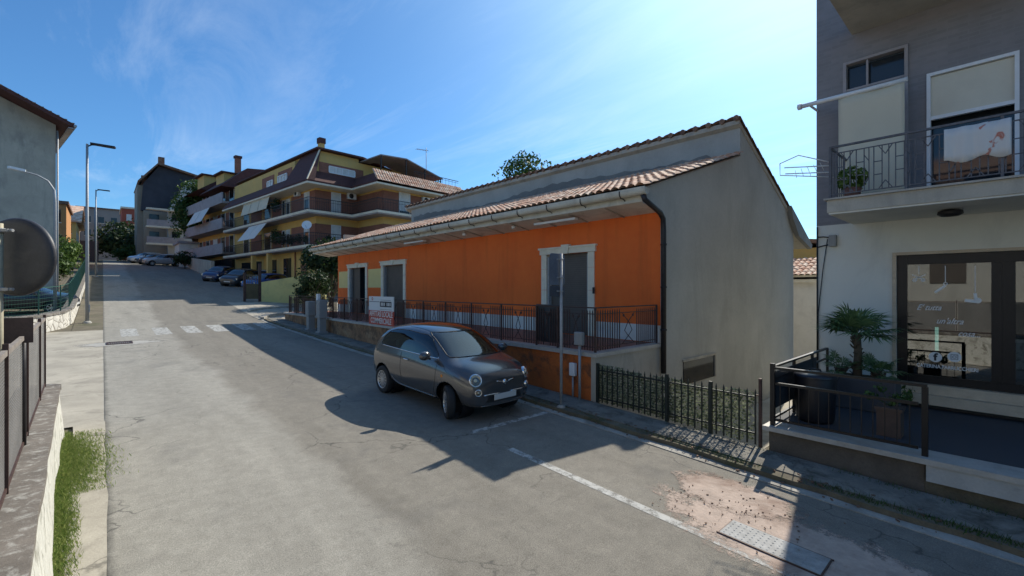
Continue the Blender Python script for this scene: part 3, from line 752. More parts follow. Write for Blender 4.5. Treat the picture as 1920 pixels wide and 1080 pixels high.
t = thing('meter_box', 'grey meter box on a post at the corner of the orange terrace wall', 'utility box', (7.2, 5.98, prof(5.98)), group='meter boxes by the sign pole')
mb = MB(); mb.tube([(7.18, 5.9, prof(5.9) + .06), (7.18, 5.9, -1.13)], .028, 8); mb.build('post', M['galv'], t)
mb = MB(); mb.box(7.11, 7.22, 5.80, 6.0, -1.16, -.89); mb.build('box', M['grey_plastic'], t, bevel=.02)
t = thing('meter_box', 'lower white meter box on a short pipe beside the terrace wall corner', 'utility box', (7.2, 6.15, prof(6.1)), group='meter boxes by the sign pole')
mb = MB(); mb.tube([(7.24, 6.13, prof(6.1) + .06), (7.24, 6.13, -1.83)], .02, 8); mb.build('post', M['galv'], t)
mb = MB(); mb.box(7.19, 7.28, 6.05, 6.2, -1.82, -1.55); mb.build('box', M['white_metal'], t, bevel=.02)
# ------------------------------------------------------------------ cars
def car_paint(name, c, metal=.6, rough=.32):
    m, nt, b = newmat(name); v = mapping(nt)
    n = noise(nt, v, 3, 6, .6)
    nt.links.new(ramp(nt, n, [(.3, tuple(x*.92 for x in c)), (.7, tuple(x*1.06 for x in c))]), b.inputs['Base Color'])
    r = ramp(nt, n, [(.3, rough*.85), (.7, rough*1.2)]); nt.links.new(r, b.inputs['Roughness'])
    b.inputs['Metallic'].default_value = metal; b.inputs['Coat Weight'].default_value = .8; b.inputs['Coat Roughness'].default_value = .06
    return m
M['glass'] = glassmat('car_glass', (.40, .45, .43), .07)
M['glass_dark'] = glassmat('tinted_glass', (.12, .13, .13), .10)
M['chrome'] = flat('chrome', (.75, .75, .76), .12, 1.0)
M['tyre'] = pm('tyre_rubber', (.022, .022, .023), .2, 20, .85, .2)
M['alloy'] = flat('silver_alloy', (.62, .63, .64), .28, .8)
M['trim'] = flat('black_trim', (.012, .012, .014), .5)
M['seat_cloth'] = pm('seat_cloth', (.10, .085, .075), .2, 10, .9, .2)
M['dash'] = pm('dashboard_plastic', (.12, .11, .10), .1, 10, .6, .1)
M['lamp_lens'] = flat('lamp_reflector', (.78, .74, .60), .3, .3)
M['lens_clear'] = glassmat('clear_lens', (.93, .92, .86), .03)
M['amber'] = flat('amber_lens', (.6, .22, .03), .2)
M['red_lens'] = flat('red_lens', (.35, .01, .01), .2, coat=1)
M['plate'] = flat('number_plate', (.55, .55, .53), .5)
FIAT = [(-1.70,.36,.64,.66,.54,.72,.44,.75,.76),(-1.65,.25,.755,.87,.65,.93,.54,.98,1.0),(-1.54,.22,.79,.935,.675,1.12,.56,1.21,1.24),
 (-1.27,.21,.81,.95,.695,1.24,.57,1.35,1.385),(-.92,.20,.815,.955,.71,1.25,.58,1.42,1.465),(-.42,.20,.815,.95,.715,1.25,.585,1.445,1.51),
 (.08,.20,.815,.94,.71,1.235,.58,1.425,1.49),(.42,.20,.815,.93,.70,1.18,.575,1.345,1.41),(.78,.20,.815,.92,.695,1.06,.60,1.14,1.195),
 (1.10,.20,.81,.90,.67,.955,.57,.985,1.005),(1.32,.20,.80,.87,.65,.935,.47,.965,.985),(1.53,.21,.765,.80,.61,.885,.44,.915,.93),
 (1.69,.22,.69,.73,.54,.80,.39,.83,.845),(1.78,.27,.56,.60,.44,.68,.31,.70,.71)]
HATCH = [(-1.98,.40,.66,.74,.56,.80,.46,.83,.84),(-1.93,.27,.80,.90,.68,.98,.56,1.02,1.04),(-1.78,.22,.86,.97,.71,1.18,.60,1.27,1.30),
 (-1.50,.20,.88,.98,.73,1.28,.61,1.40,1.44),(-1.0,.20,.89,.97,.74,1.28,.62,1.44,1.49),(-.4,.20,.89,.96,.74,1.27,.62,1.46,1.51),
 (.15,.20,.89,.95,.73,1.25,.61,1.43,1.48),(.50,.20,.89,.94,.72,1.18,.60,1.32,1.37),(.90,.20,.88,.93,.70,1.04,.60,1.10,1.13),
 (1.12,.20,.88,.92,.70,.97,.58,1.0,1.02),(1.55,.20,.86,.86,.68,.92,.50,.95,.965),(1.85,.21,.80,.76,.62,.84,.44,.87,.885),
 (2.02,.24,.68,.64,.54,.70,.38,.73,.745),(2.08,.32,.50,.55,.40,.60,.28,.62,.63)]
def cage(tab):
    bm = bmesh.new(); rows = []
    for (x, zb, W, zs, wg, zg, wr, zr, zt) in tab:
        h = [(0, zb), (.80*W, zb), (.965*W, zb + min(.12, (zs-zb)*.3)), (W, lerp(zb, zs, .52)), (W*.992, lerp(zb, zs, .86)), (lerp(W, wg, .42), zs + .012), (wg, zg), (wr, zr), (wr*.55, zr + (zt-zr)*.75), (0, zt)]
        row = [bm.verts.new((x, y, z)) for y, z in h] + [bm.verts.new((x, -y, z)) for y, z in reversed(h[1:-1])]
        rows.append(row)
    n = len(rows[0]); hn = 10
    for a, b in zip(rows, rows[1:]):
        for i in range(n):
            j = (i+1) % n; bm.faces.new((a[i], b[i], b[j], a[j]))
    for row, flip in ((rows[0], 0), (rows[-1], 1)):
        # row: 0..9 on one side, 10..17 mirrored (index 17 mirrors 1)
        for i in range(0, 9):
            l0, l1 = row[i], row[i+1]; r0 = row[(n - i) % n]; r1 = row[(n - i - 1) % n]
            vs = []
            for vv in (l0, l1, r1, r0):
                if vv not in vs: vs.append(vv)
            if len(vs) >= 3: bm.faces.new(vs if not flip else list(reversed(vs)))
    bmesh.ops.recalc_face_normals(bm, faces=bm.faces[:])
    return bm
def inside(poly, u, w):
    s = 0
    for i in range(len(poly)):
        a, b = poly[i], poly[(i+1) % len(poly)]
        c = (b[0]-a[0])*(w-a[1]) - (b[1]-a[1])*(u-a[0])
        if abs(c) < 1e-9: continue
        if s == 0: s = 1 if c > 0 else -1
        elif (c > 0) != (s > 0): return False
    return True
def cut(bm, poly, ua, wa, sel):
    """split the faces picked by sel along the convex polygon's edges; ua, wa: axes of the polygon plane"""
    k = 3 - ua - wa
    lo = [min(p[i] for p in poly) - .12 for i in (0, 1)]; hi = [max(p[i] for p in poly) + .12 for i in (0, 1)]
    for i in range(len(poly)):
        a, b = poly[i], poly[(i+1) % len(poly)]
        fs = [f for f in bm.faces if sel(f) and lo[0] < f.calc_center_median()[ua] < hi[0] and lo[1] < f.calc_center_median()[wa] < hi[1]]
        es = list({e for f in fs for e in f.edges}); vs = list({v for f in fs for v in f.verts})
        co = [0, 0, 0]; co[ua] = a[0]; co[wa] = a[1]; no = [0, 0, 0]; no[ua] = b[1]-a[1]; no[wa] = -(b[0]-a[0])
        bmesh.ops.bisect_plane(bm, geom=fs + es + vs, plane_co=co, plane_no=Vector(no).normalized(), dist=1e-5)
    return [f for f in bm.faces if sel(f) and inside(poly, f.calc_center_median()[ua], f.calc_center_median()[wa])]
def lift(bm, faces, d, grow=0):
    """copy of faces as a new bmesh moved outwards by d"""
    nb = bmesh.new(); mp = {}
    for f in faces:
        vs = []
        for v in f.verts:
            if v not in mp: mp[v] = nb.verts.new(v.co + v.normal * d)
            vs.append(mp[v])
        try: nf = nb.faces.new(vs); nf.smooth = True
        except ValueError: pass
    return nb
def link_bm(bm, name, mats, parent, smooth=True):
    me = bpy.data.meshes.new(name); bm.to_mesh(me)
    if not isinstance(mats, (list, tuple)): mats = [mats]
    for m in mats: me.materials.append(m)
    for p in me.polygons: p.use_smooth = smooth
    o = bpy.data.objects.new(name, me); COL.objects.link(o); o.parent = parent; return o
def border_tube(bm_faces_bm, r, name, mat, parent, keep=lambda a, b: True, n=5):
    mb = MB()
    for e in bm_faces_bm.edges:
        if len(e.link_faces) == 1 and keep(e.verts[0].co, e.verts[1].co):
            mb.tube([e.verts[0].co, e.verts[1].co], r, n, caps=False)
    o = mb.build(name, mat, parent); return o
def wheel_into(parent, x, side, half, steer, r, detail, tw=.185):
    c = Vector((x, side * (half - .045), r)); M4 = Matrix.Translation(c) @ Matrix.Rotation(steer, 4, 'Z')

    mb = MB(M4); s = side; a = (0, s, 0); n = 32 if detail else 18
    ri = r * .66
    mb.lathe((0, 0, 0), a, [(ri, -tw*.5), (r*.93, -tw*.52), (r*.99, -tw*.42), (r, -tw*.2), (r, tw*.02), (r*.99, tw*.12), (r*.95, tw*.2), (r*.82, tw*.24), (ri, tw*.2), (ri*.98, tw*.05)], n)
    ty = mb.build('wheel', [M['tyre']], parent)
    mb = MB(M4)
    mb.lathe((0, 0, 0), a, [(ri*1.0, tw*.21), (ri*.95, tw*.22), (ri*.91, tw*.14)], n)
    mb.lathe((0, 0, 0), a, [(.001, tw*.17), (ri*.16, tw*.17), (ri*.2, tw*.13), (ri*.2, 0)], 12)
    ns = 14 if detail else 7
    for k in range(ns):
        t = 2*math.pi*k/ns; d = Vector((math.cos(t), 0, math.sin(t)))
        mb.bar(d*ri*.18 + Vector((0, s*tw*.13, 0)), d*ri*.93 + Vector((0, s*tw*.16, 0)), (.017 if detail else .045), .016, up=(0, 1, 0))
    if detail:
        mb.lathe((0, 0, 0), a, [(ri*.60, tw*.15), (ri*.64, tw*.17), (ri*.68, tw*.15)], n)
    rim = mb.build('rim', M['alloy'], ty)
    mb = MB(M4); mb.lathe((0, 0, 0), a, [(ri*.92, tw*.15), (ri*.9, tw*.02), (.001, tw*.02)], n); mb.build('brake_disc', M['trim'], ty)
    return ty
def make_car(name, label, tab, paint, sub=3, detail=True, group=None, steer=0, r=.285, ax=(-1.13, 1.14), roofglass=True):
    root = thing(name, label, 'car', group=group)
    bm = cage(tab)
    me = bpy.data.meshes.new('tmp'); bm.to_mesh(me); bm.free()
    o = bpy.data.objects.new('tmp', me); COL.objects.link(o); md = o.modifiers.new('s', 'SUBSURF'); md.levels = sub; md.render_levels = sub
    dg = bpy.context.evaluated_depsgraph_get(); me2 = bpy.data.meshes.new_from_object(o.evaluated_get(dg)); bpy.data.objects.remove(o)
    bm = bmesh.new(); bm.from_mesh(me2); bm.normal_update()
    if tab is FIAT:
        sw = [(.80, .985), (.74, 1.06), (.42, 1.285), (.25, 1.345), (-.35, 1.375), (-.80, 1.36), (-1.05, 1.30), (-1.20, 1.18), (-1.26, 1.04), (-1.18, 1.005)]
        ws = [(-.61, 1.02), (.61, 1.02), (.625, 1.05), (.555, 1.34), (.51, 1.39), (-.51, 1.39), (-.555, 1.34), (-.625, 1.05)]
        rw = [(-.50, 1.03), (.50, 1.03), (.54, 1.07), (.47, 1.31), (.42, 1.34), (-.42, 1.34), (-.47, 1.31), (-.54, 1.07)]
        rg = [(-.50, -.52), (.35, -.50), (.38, 0), (.35, .50), (-.50, .52)] ; bp = -.36
    else:
        sw = [(.88, 1.01), (.55, 1.28), (.38, 1.36), (-.3, 1.40), (-1.1, 1.385), (-1.42, 1.31), (-1.66, 1.14), (-1.62, 1.03)]
        ws = [(-.66, 1.05), (.66, 1.05), (.57, 1.36), (.52, 1.39), (-.52, 1.39), (-.57, 1.36)]
        rw = [(-.56, 1.08), (.56, 1.08), (.50, 1.36), (-.50, 1.36)]
        rg = None; bp = -.35
    # small bodies stay plain where the picture cannot show more
    side = cut(bm, sw, 0, 2, lambda f: abs(f.calc_center_median().y) > .3 and abs(f.normal.y) > .35); side = [f for f in side]
    for f in side: f.material_index = 1
    front = cut(bm, ws, 1, 2, lambda f: f.calc_center_median().x > .22 and f.calc_center_median().z > .95 and f.material_index == 0)
    for f in front: f.material_index = 1
    rear = cut(bm, rw, 1, 2, lambda f: f.calc_center_median().x < -1.15 and f.calc_center_median().z > .95 and f.material_index == 0)
    for f in rear: f.material_index = 1
    arches = []
    for axx in ax:
        R_ = r + .055; poly = [(axx + R_*math.cos(2*math.pi*k/20), r + .01 + R_*math.sin(2*math.pi*k/20)) for k in range(20)]
        fs = cut(bm, poly, 0, 2, lambda f: abs(f.calc_center_median().y) > .38 and f.calc_center_median().z < .9)
        arches += fs
    bm.normal_update()
    sidebm = {s: lift(bm, [f for f in side if f.is_valid and f.material_index == 1 and (f.calc_center_median().y > 0) == (s > 0)], .002) for s in (-1, 1)}
    frontbm = lift(bm, [f for f in front if f.is_valid], .002); rearbm = lift(bm, [f for f in rear if f.is_valid], .002)
    roof = []
    if rg and detail:
        roof = cut(bm, rg, 0, 1, lambda f: f.normal.z > .8 and f.calc_center_median().z > 1.38)
        roofbm = lift(bm, roof, .004)
    kill = [f for f in bm.faces if f.material_index == 1] + [f for f in arches if f.is_valid]
    bmesh.ops.delete(bm, geom=list(set(kill)), context='FACES')
    body = link_bm(bm, 'body', [paint, M['trim']], root)
    sol = body.modifiers.new('thickness', 'SOLIDIFY'); sol.thickness = .02; sol.offset = -1; sol.material_offset_rim = 1 if True else 0
    gl = M['glass'] if detail else M['glass_dark']
    for s in (-1, 1):
        o = link_bm(sidebm[s], 'side_window', gl, root)
        if detail:
            border_tube(sidebm[s], .008, 'window_seal', M['trim'], o)
            border_tube(sidebm[s], .009, 'belt_chrome', M['chrome'], o, keep=lambda a, b: max(a.z, b.z) < 1.012 or (a.z+b.z)/2 < 1.0)
            mb = MB(); 
            ys = [v.co for v in sidebm[s].verts if abs(v.co.x - bp) < .09]
            ys = sorted(ys, key=lambda c: c.z)
            if False:
                pts = []; z = ys[0].z
                for c in ys:
                    if not pts or c.z - pts[-1].z > .03: pts.append(c)
                mb.tube([(bp - (q.z - 1)*.08, q.y*1.004, q.z) for q in pts], .03, 6); mb.build('window_pillar', M['trim'], o)
    for nm, b_ in (('windscreen', frontbm), ('rear_window', rearbm)):
        o = link_bm(b_, nm, gl, root)
        if detail: border_tube(b_, .010, 'window_seal', M['trim'], o)
    if roof:
        link_bm(roofbm, 'glass_roof', flat('dark_roof_glass', (.015, .017, .02), .05, coat=1), root)
    # underbody, wheel housings
    half = max(t[2] for t in tab); L0, L1 = tab[0][0], tab[-1][0]
    mb = MB(); mb.box(L0 + .2, L1 - .25, -half*.55, half*.55, .2, .5)
    for axx in ax:
        for s in (-1, 1):
            mb.lathe((axx, 0, r + .01), (0, s, 0), [(r + .05, half - .13), (r + .05, half*.5), (.01, half*.5)], 24)
    mb.build('underbody', M['trim'], root)
    for axx, st in ((ax[0], 0), (ax[1], steer)):
        for s in (-1, 1): wheel_into(root, axx, s, half, st, r, detail)
    if detail:
        # cabin
        for s in (-1, 1):
            mb = MB()
            mb.obox((-.05, s*.34, .50), (1, 0, .08), (0, 1, 0), (-.08, 0, 1), .26, .23, .09)
            mb.obox((-.33, s*.34, .83), (1, 0, .25), (0, 1, 0), (-.25, 0, 1), .07, .22, .30)
            mb.obox((-.43, s*.34, 1.19), (1, 0, .2), (0, 1, 0), (-.2, 0, 1), .045, .13, .085)
            mb.build('front_seat', M['seat_cloth'], root, bevel=.03)
        mb = MB(); mb.obox((-1.0, 0, .85), (1, 0, .3), (0, 1, 0), (-.3, 0, 1), .06, .5, .26); mb.box(-.98, -.6, -.5, .5, .45, .6); mb.build('rear_seat', M['seat_cloth'], root, bevel=.03)
        mb = MB(); mb.prism([(.50, -.60, .78), (.50, -.60, .93), (.62, -.60, .985), (1.02, -.60, .965), (1.02, -.60, .6), (.6, -.60, .6)], (0, 1.2, 0)); mb.build('dashboard', M['dash'], root, bevel=.02)
        mb = MB(); c = Vector((.40, .34, .93)); axd = Vector((-.9, 0, .42)).normalized(); u = Vector((0, 1, 0)); v2 = axd.cross(u)
        ring = [c + (u*math.cos(t) + v2*math.sin(t))*.18 for t in [2*math.pi*k/24 for k in range(25)]]
        mb.tube(ring, .014, 6, caps=False); mb.tube([c - axd*.2, c], .03, 8)
        for a in (0, math.pi, -math.pi/2): mb.bar(c, c + (u*math.cos(a) + v2*math.sin(a))*.175, .03, .012)
        mb.build('steering_wheel', M['trim'], root)
        mb = MB(); mb.box(L0+.3, 1.0, -half*.8, half*.8, .40, .43); mb.build('cabin_floor', M['trim'], root)
        mb = MB(); mb.obox((.42, 0, 1.27), (0, 1, 0), (1, 0, 0), (0, 0, 1), .11, .015, .03); mb.build('rear_view_mirror', M['trim'], root)
        # door seam, handles, mirrors
        for s in (-1, 1):
            def surf(x, z):
                # ray onto the body side
                ray = bt.ray_cast(Vector((x, s*1.5, z)), Vector((0, -s, 0)))
                return ray[0] if ray[0] else Vector((x, s*half, z))
            from mathutils.bvhtree import BVHTree
            bt = BVHTree.FromBMesh(bm)
            def seam(pts, w=.007, nm='door_seam', mat=M['trim'], off=.0015):
                mb = MB(); P = []
                for a, b in zip(pts, pts[1:]):
                    for k in range(8): P.append((lerp(a[0], b[0], k/8), lerp(a[1], b[1], k/8)))
                P.append(pts[-1]); mb.tube([surf(*q) + Vector((0, s*off, 0)) for q in P], w/2, 5); return mb.build(nm, mat, root)
            seam([(.80, .97), (.82, .86), (.80, .60), (.74, .36), (.60, .265), (-.22, .265), (-.34, .34), (-.40, .6), (-.40, .96)])
            seam([(.98, .90), (1.12, .80), (1.40, .74), (1.56, .70)], .006, 'bonnet_seam')
            seam([(.74, .285), (.0, .285), (-.50, .30), (-.66, .36), (-.74, .44)], .034, 'sill_strip', paint)
            seam([(1.50, .50), (1.62, .505), (1.72, .51)], .005, 'bumper_seam')
            p = surf(-.20, .845); mb = MB(); mb.tube([p + Vector((-.08, s*.004, 0)), p + Vector((-.05, s*.03, .004)), p + Vector((.05, s*.03, .004)), p + Vector((.085, s*.004, 0))], .012, 7); mb.build('door_handle', M['chrome'], root)
            q = surf(.66, .99); mc = q + Vector((.02, s*.13, .05))
            mb = MB(); mb.tube([q + Vector((0, 0, -.02)), q + Vector((.01, s*.07, .0)), mc + Vector((0, 0, -.03))], .02, 6)
            mm = mb.build('wing_mirror', M['trim'], root)
            mb = MB(Matrix.Translation(mc) @ Matrix.Diagonal((.072, .115, .082, 1)))
            mb.lathe((0, 0, 0), (1, 0, 0), [(math.sin(t)*1, -math.cos(t)) for t in [math.pi*(.32 + .68*k/9) for k in range(10)]], 18); mb.build('mirror_cap', paint, mm)
            mb = MB(Matrix.Translation(mc + Vector((-.03, 0, 0))) @ Matrix.Diagonal((.01, .10, .072, 1))); mb.lathe((0, 0, 0), (1, 0, 0), [(1, 0), (.001, -.2)], 18); mb.build('mirror_glass', M['chrome'], mm)
            q = surf(1.0, .72); mb = MB(); mb.lathe(q + Vector((0, 0, 0)), (0, s, 0), [(.03, 0), (.024, .008), (.001, .01)], 10); mb.build('side_repeater', M['amber'], root)
            # headlights
            for (hx, hy, hz, hr, nm, tilt) in ((1.60, .555, .70, .10, 'headlight', (.86, .40, .25)), (1.68, .54, .52, .056, 'fog_lamp', (.88, .46, .06))):
                c = Vector((hx, s*hy, hz)); ax_ = Vector((tilt[0], s*tilt[1], tilt[2])).normalized()
                hit = bt.ray_cast(c + ax_*.6, -ax_)[0]
                if hit: c = hit + ax_*.004
                mb = MB(); mb.lathe(c, ax_, [(hr*1.1, -.06), (hr*1.1, .006), (hr, .018), (hr*.94, .010)], 28); hd = mb.build(nm, M['chrome'], root)
                mb = MB(); mb.lathe(c, ax_, [(hr*.95, .008), (hr*.75, -.012), (hr*.4, -.03), (.001, -.035)], 24); mb.lathe(c, ax_, [(hr*.3, -.03), (hr*.3, .0), (.001, .012)], 14); mb.build('reflector', M['lamp_lens'], hd)
                mb = MB(); mb.lathe(c, ax_, [(hr*.97, .010), (hr*.8, .024), (hr*.45, .034), (.001, .038)], 24); mb.build('lens', M['lens_clear'], hd)
            c = Vector((-1.60, s*.62, .74)); mb = MB(); mb.lathe(c, Vector((-.8, s*.55, .1)).normalized(), [(.001, .03), (.05, .03), (.075, .0), (.075, -.04)], 4 if False else 12); mb.build('tail_light', M['red_lens'], root)
        # grille, chrome moustache, plate, bumper strip, wipers
        def fsurf(y, z):
            rr_ = bt.ray_cast(Vector((2.5, y, z)), Vector((-1, 0, 0))); return rr_[0] if rr_[0] else Vector((1.8, y, z))
        mb = MB(); 
        P = [fsurf(lerp(-.42, .42, k/12), .33 + .0*k) + Vector((.004, 0, 0)) for k in range(13)]; Q = [fsurf(lerp(-.36, .36, k/12), .44) + Vector((.004, 0, 0)) for k in range(13)]
        for k in range(12): mb.quad(P[k], P[k+1], Q[k+1], Q[k])
        mb.build('lower_grille', M['trim'], root)
        for s in (-1, 1):
            mb = MB(); mb.tube([fsurf(s*lerp(.13, .47, k/6), .465) + Vector((.006, 0, 0)) for k in range(7)], .011, 6); mb.build('chrome_strip', M['chrome'], root)
            mb = MB(); mb.tube([fsurf(s*lerp(.07, .20, k/4), .655 + .006*k) + Vector((.006, 0, 0)) for k in range(5)], .009, 6); mb.build('chrome_whisker', M['chrome'], root)
        mb = MB(); mb.tube([fsurf(lerp(-.50, .50, k/14), .275) + Vector((.004, 0, 0)) for k in range(15)], .012, 6); mb.build('bumper_lip', paint, root)
        mb = MB(); c = fsurf(0, .655); mb.lathe(c, (1, 0, .3), [(.05, -.01), (.05, .008), (.001, .014)], 20); mb.build('bonnet_badge', M['chrome'], root)
        mb = MB(); c = fsurf(0, .40) + Vector((.015, 0, 0)); mb.box(c.x, c.x + .012, -.26, .26, .36, .46); mb.build('number_plate', M['plate'], root, bevel=.004)
        def tsurf(x, y): 
            rr_ = bt.ray_cast(Vector((x, y, 2)), Vector((0, 0, -1))); return rr_[0] if rr_[0] else Vector((x, y, 1))
        mb = MB(); mb.tube([(1.0, .1, 1.0), (.97, .2, 1.035), (.93, .52, 1.06)], .009, 5); mb.tube([(1.0, -.28, 1.0), (.98, -.2, 1.035), (.95, .12, 1.06)], .009, 5); mb.build('wiper', M['trim'], root)
        mb = MB(); mb.box(.98, 1.05, -.56, .56, .985, 1.01); mb.build('cowl', M['trim'], root, bevel=.005)
    else:
        for s in (-1, 1):
            mb = MB(); mb.obox((L1 - .18, s*half*.72, .68), (1, -s*.45*-1, 0), (0, 1, 0), (0, 0, 1), .03, .13, .07); mb.build('headlight', M['lamp_lens'], root, bevel=.02)
            mb = MB(); mb.obox((L0 + .09, s*half*.76, .82), (1, 0, 0), (0, 1, 0), (0, 0, 1), .03, .08, .10); mb.build('tail_light', M['red_lens'], root, bevel=.02)
            mb = MB(); mb.obox((.72, s*(half + .08), 1.02), (1, 0, 0), (0, 1, 0), (0, 0, 1), .05, .09, .06); mb.build('wing_mirror', paint, root, bevel=.02)
        mb = MB(); mb.box(L1 - .06, L1 + .012, -.26, .26, .40, .50); mb.build('number_plate', M['plate'], root)
        mb = MB(); mb.box(L1 - .09, L1 + .002, -.42, .42, .28, .38); mb.build('grille', M['trim'], root)
    return root
def place(o, x, y, heading, dz=0, scale=1.0, pitch=None):
    """heading: azimuth of the nose from +Y towards +X, degrees"""
    h = R(heading); s = (prof(y + 1) - prof(y - 1)) / 2
    d = Vector((math.sin(h), math.cos(h), s * math.cos(h))).normalized(); up = Vector((0, -s, 1)).normalized()
    l = up.cross(d).normalized(); up = d.cross(l)
    Mr = Matrix((d, l, up)).transposed()
    o.rotation_euler = Mr.to_euler(); o.location = (x, y, prof(y) + dz); o.scale = (scale,)*3
fiat = make_car('hatchback_car', 'small dark grey metallic hatchback parked in front of the orange terrace', FIAT, car_paint('grey_metallic_paint', (.10, .102, .108), .5, .2), 3, True, steer=R(-26))
place(fiat, 5.32, 7.98, 178.2, 0, 1.025)
hb = make_car('hatchback_car', 'dark blue car parked nose out under the balconies, left of the row', HATCH, car_paint('dark_blue_paint', (.02, .045, .13), .4), 2, False, ax=(-1.28, 1.30), r=.31, group='cars parked in the yard below the balconies')
place(hb, 9.0, 55, 215)
def repaint(o, paint):
    for c in o.children:
        if c.name.startswith(('body', 'wing_mirror')):
            c.material_slots[0].link = 'OBJECT'; c.material_slots[0].material = paint
    return o
def other(x, y, h, label, col, grp, sc=1.0, dz=0):
    o = copy_tree(hb); o['label'] = label; o['group'] = grp; repaint(o, car_paint('paint', col, .3)); place(o, x, y, h, dz, sc); return o
g1 = 'cars parked in the yard below the balconies'; g2 = 'cars parked up the hill'
other(9.9, 49.8, 222, 'dark grey car in the yard between the two blue cars', (.06, .055, .06), g1, 1.06)
other(11.0, 45.5, 240, 'blue car behind the yellow yard wall, right of the row', (.03, .09, .28), g1, 1.0)
other(12.0, 50.5, 230, 'pale silver car mostly hidden behind the yard gate', (.45, .46, .48), g1, 1.0)
other(6.3, 79.5, 262, 'silver car parked up the hill, nearest of the three there', (.42, .42, .42), g2, 1.1, .03)
other(5.6, 83.5, 255, 'dark car parked up the hill between the silver and the white car', (.03, .04, .07), g2, 1.05, .03)
other(5.0, 88.0, 250, 'white car parked up the hill, farthest of the three', (.65, .66, .67), g2, 1.1, .03)
o = other(-3.0, 33.4, 100, 'dark car parked behind the green fence on the stone wall', (.02, .022, .03), None)
del o['group']
# ------------------------------------------------------------------ hairdresser building (right)
XS, YC = 10.5, 2.62
S = thing('hairdresser_building', 'white hairdresser shop with brown upper floors and a balcony', 'building', (XS, YC, -2.6))
wy0, wy1, wz0, wz1 = -2.4, 1.40, -1.64, .58
mb = MB(); mb.box(XS, XS+.3, wy1, YC, -3.75, 1.222); mb.box(XS, XS+.3, -12, wy0, -3.75, 1.222); mb.box(XS, XS+.3, wy0, wy1, wz1, 1.222); mb.box(XS, XS+.3, wy0, wy1, -3.75, -1.96)
mb.box(XS+.3, 20, YC-.3, YC, -3.75, 1.222); mb.build('ground_floor_wall', M['salon_white'], S)
mb = MB(); mb.box(XS-.012, XS-.001, -12, wy1+.01, -2.6, -1.965); mb.build('base_band', M['salon_grey'], S)
ops = [(1.24, 2.18, 1.45, 4.3), (-.06, 1.0, 1.45, 3.66), (-2.9, -1.5, 1.45, 3.66)]
mb = MB(); y = -12
for (a, c, z0, z1) in sorted(ops):
    mb.box(XS, XS+.3, y, a, 1.224, 9.5); mb.box(XS, XS+.3, a, c, z1, 9.5); mb.box(XS, XS+.3, a, c, 1.224, z0); y = c
mb.box(XS, XS+.3, y, YC, 1.224, 9.5); mb.box(XS+.3, 20, YC-.3, YC, 1.224, 9.5); mb.build('upper_wall', M['salon_upper'], S)
mb = MB(); mb.box(19.7, 20, -12, YC-.3, -3.75, 9.5); mb.box(XS+.3, 19.7, -12, YC-.3, 9.3, 9.5); mb.box(XS+.3, 19.7, -12, YC-.3, 1.3, 1.42); mb.build('rear_wall', M['salon_white'], S)
mb = MB(); mb.box(XS-.7, 20.3, -12.3, YC+.15, 9.502, 9.7); mb.build('roof', M['tile_dark'], S)
# travertine sill / step
mb = MB(); mb.box(XS-.10, XS+.2, wy0, wy1+.06, -1.80, wz0-.002); mb.box(XS-.22, XS+.2, wy0, wy1+.02, -1.958, -1.802); mb.build('stone_step', M['travertine'], S)
mb = MB(); mb.box(XS-.03, XS-.002, wy1+.001, wy1+.055, wz0-.0, wz1+.05); mb.box(XS-.03, XS-.002, wy0, wy1, wz1+.001, wz1+.05); mb.build('window_trim', M['travertine'], S)
# shopfront
F = MB(); x0, x1 = XS+.03, XS+.10
def fr(y0, y1, z0, z1): F.box(x0, x1, y0, y1, z0, z1)
fr(wy1-.14, wy1-.002, wz0, wz1-.002); fr(.12, .24, wz0+.14, wz1-.17); fr(-.02, .12-.001, wz0+.14, wz1-.17); fr(wy0, wy1-.142, wz0, wz0+.138); fr(wy0, wy1-.142, wz1-.168, wz1-.002); fr(-1.15, -1.02, wz0+.14, wz1-.17)
W = F.build('shopfront_frame', M['black_iron'], S)
M['shop_glass'] = glassmat('shop_glass', (.42, .45, .46), .13, .01)
mb = MB(); mb.box(XS+.055, XS+.062, .241, wy1-.141, wz0+.14, wz1-.17); gl = mb.build('window_pane', M['shop_glass'], S)
mb = MB(); mb.box(XS+.055, XS+.062, -1.019, -.021, wz0+.14, wz1-.17); mb.build('door_pane', M['shop_glass'], S)
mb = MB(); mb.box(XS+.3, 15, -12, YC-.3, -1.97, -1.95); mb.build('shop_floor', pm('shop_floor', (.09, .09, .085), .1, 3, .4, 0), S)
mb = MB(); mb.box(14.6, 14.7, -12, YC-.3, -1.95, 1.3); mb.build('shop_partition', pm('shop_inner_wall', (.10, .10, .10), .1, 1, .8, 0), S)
def gtext(body, yc, zc, size, shear=0, xs=1., bold=0.):
    return text('window_lettering', body, (XS+.052, yc, zc), size, RX, M['letter'], gl, shear=shear, xs=xs, ext=.0008, bold=bold)
M['letter'] = flat('white_window_film', (.70, .71, .70), .5)
def yz(px, py):  # design helper: shop-window plane coordinates read off the facade
    t = math.atan((px - 960) / 850); az = R(42.1) + t; y = XS / math.tan(az); d = XS * math.sin(R(42.1)) + y * math.cos(R(42.1)); return y, (540 - py) * d / 850
for (body, px, py, sz, sh, xs, bd) in (("E' tutta", 1740, 577, .135, .5, .80, .0005), ("un'altra", 1779, 603, .135, .5, .82, .0005), ("cosa...", 1816, 627, .135, .5, .80, .0005), ('CATERINA.PARRUCCHIERI', 1774, 690, .084, 0, .76, .0015)):
    y, z = yz(px, py); gtext(body, y, z, sz, sh, xs, bd)
def film(name, fn):
    mb = MB(); fn(mb); return mb.build(name, M['letter'], gl)
xf = XS + .051
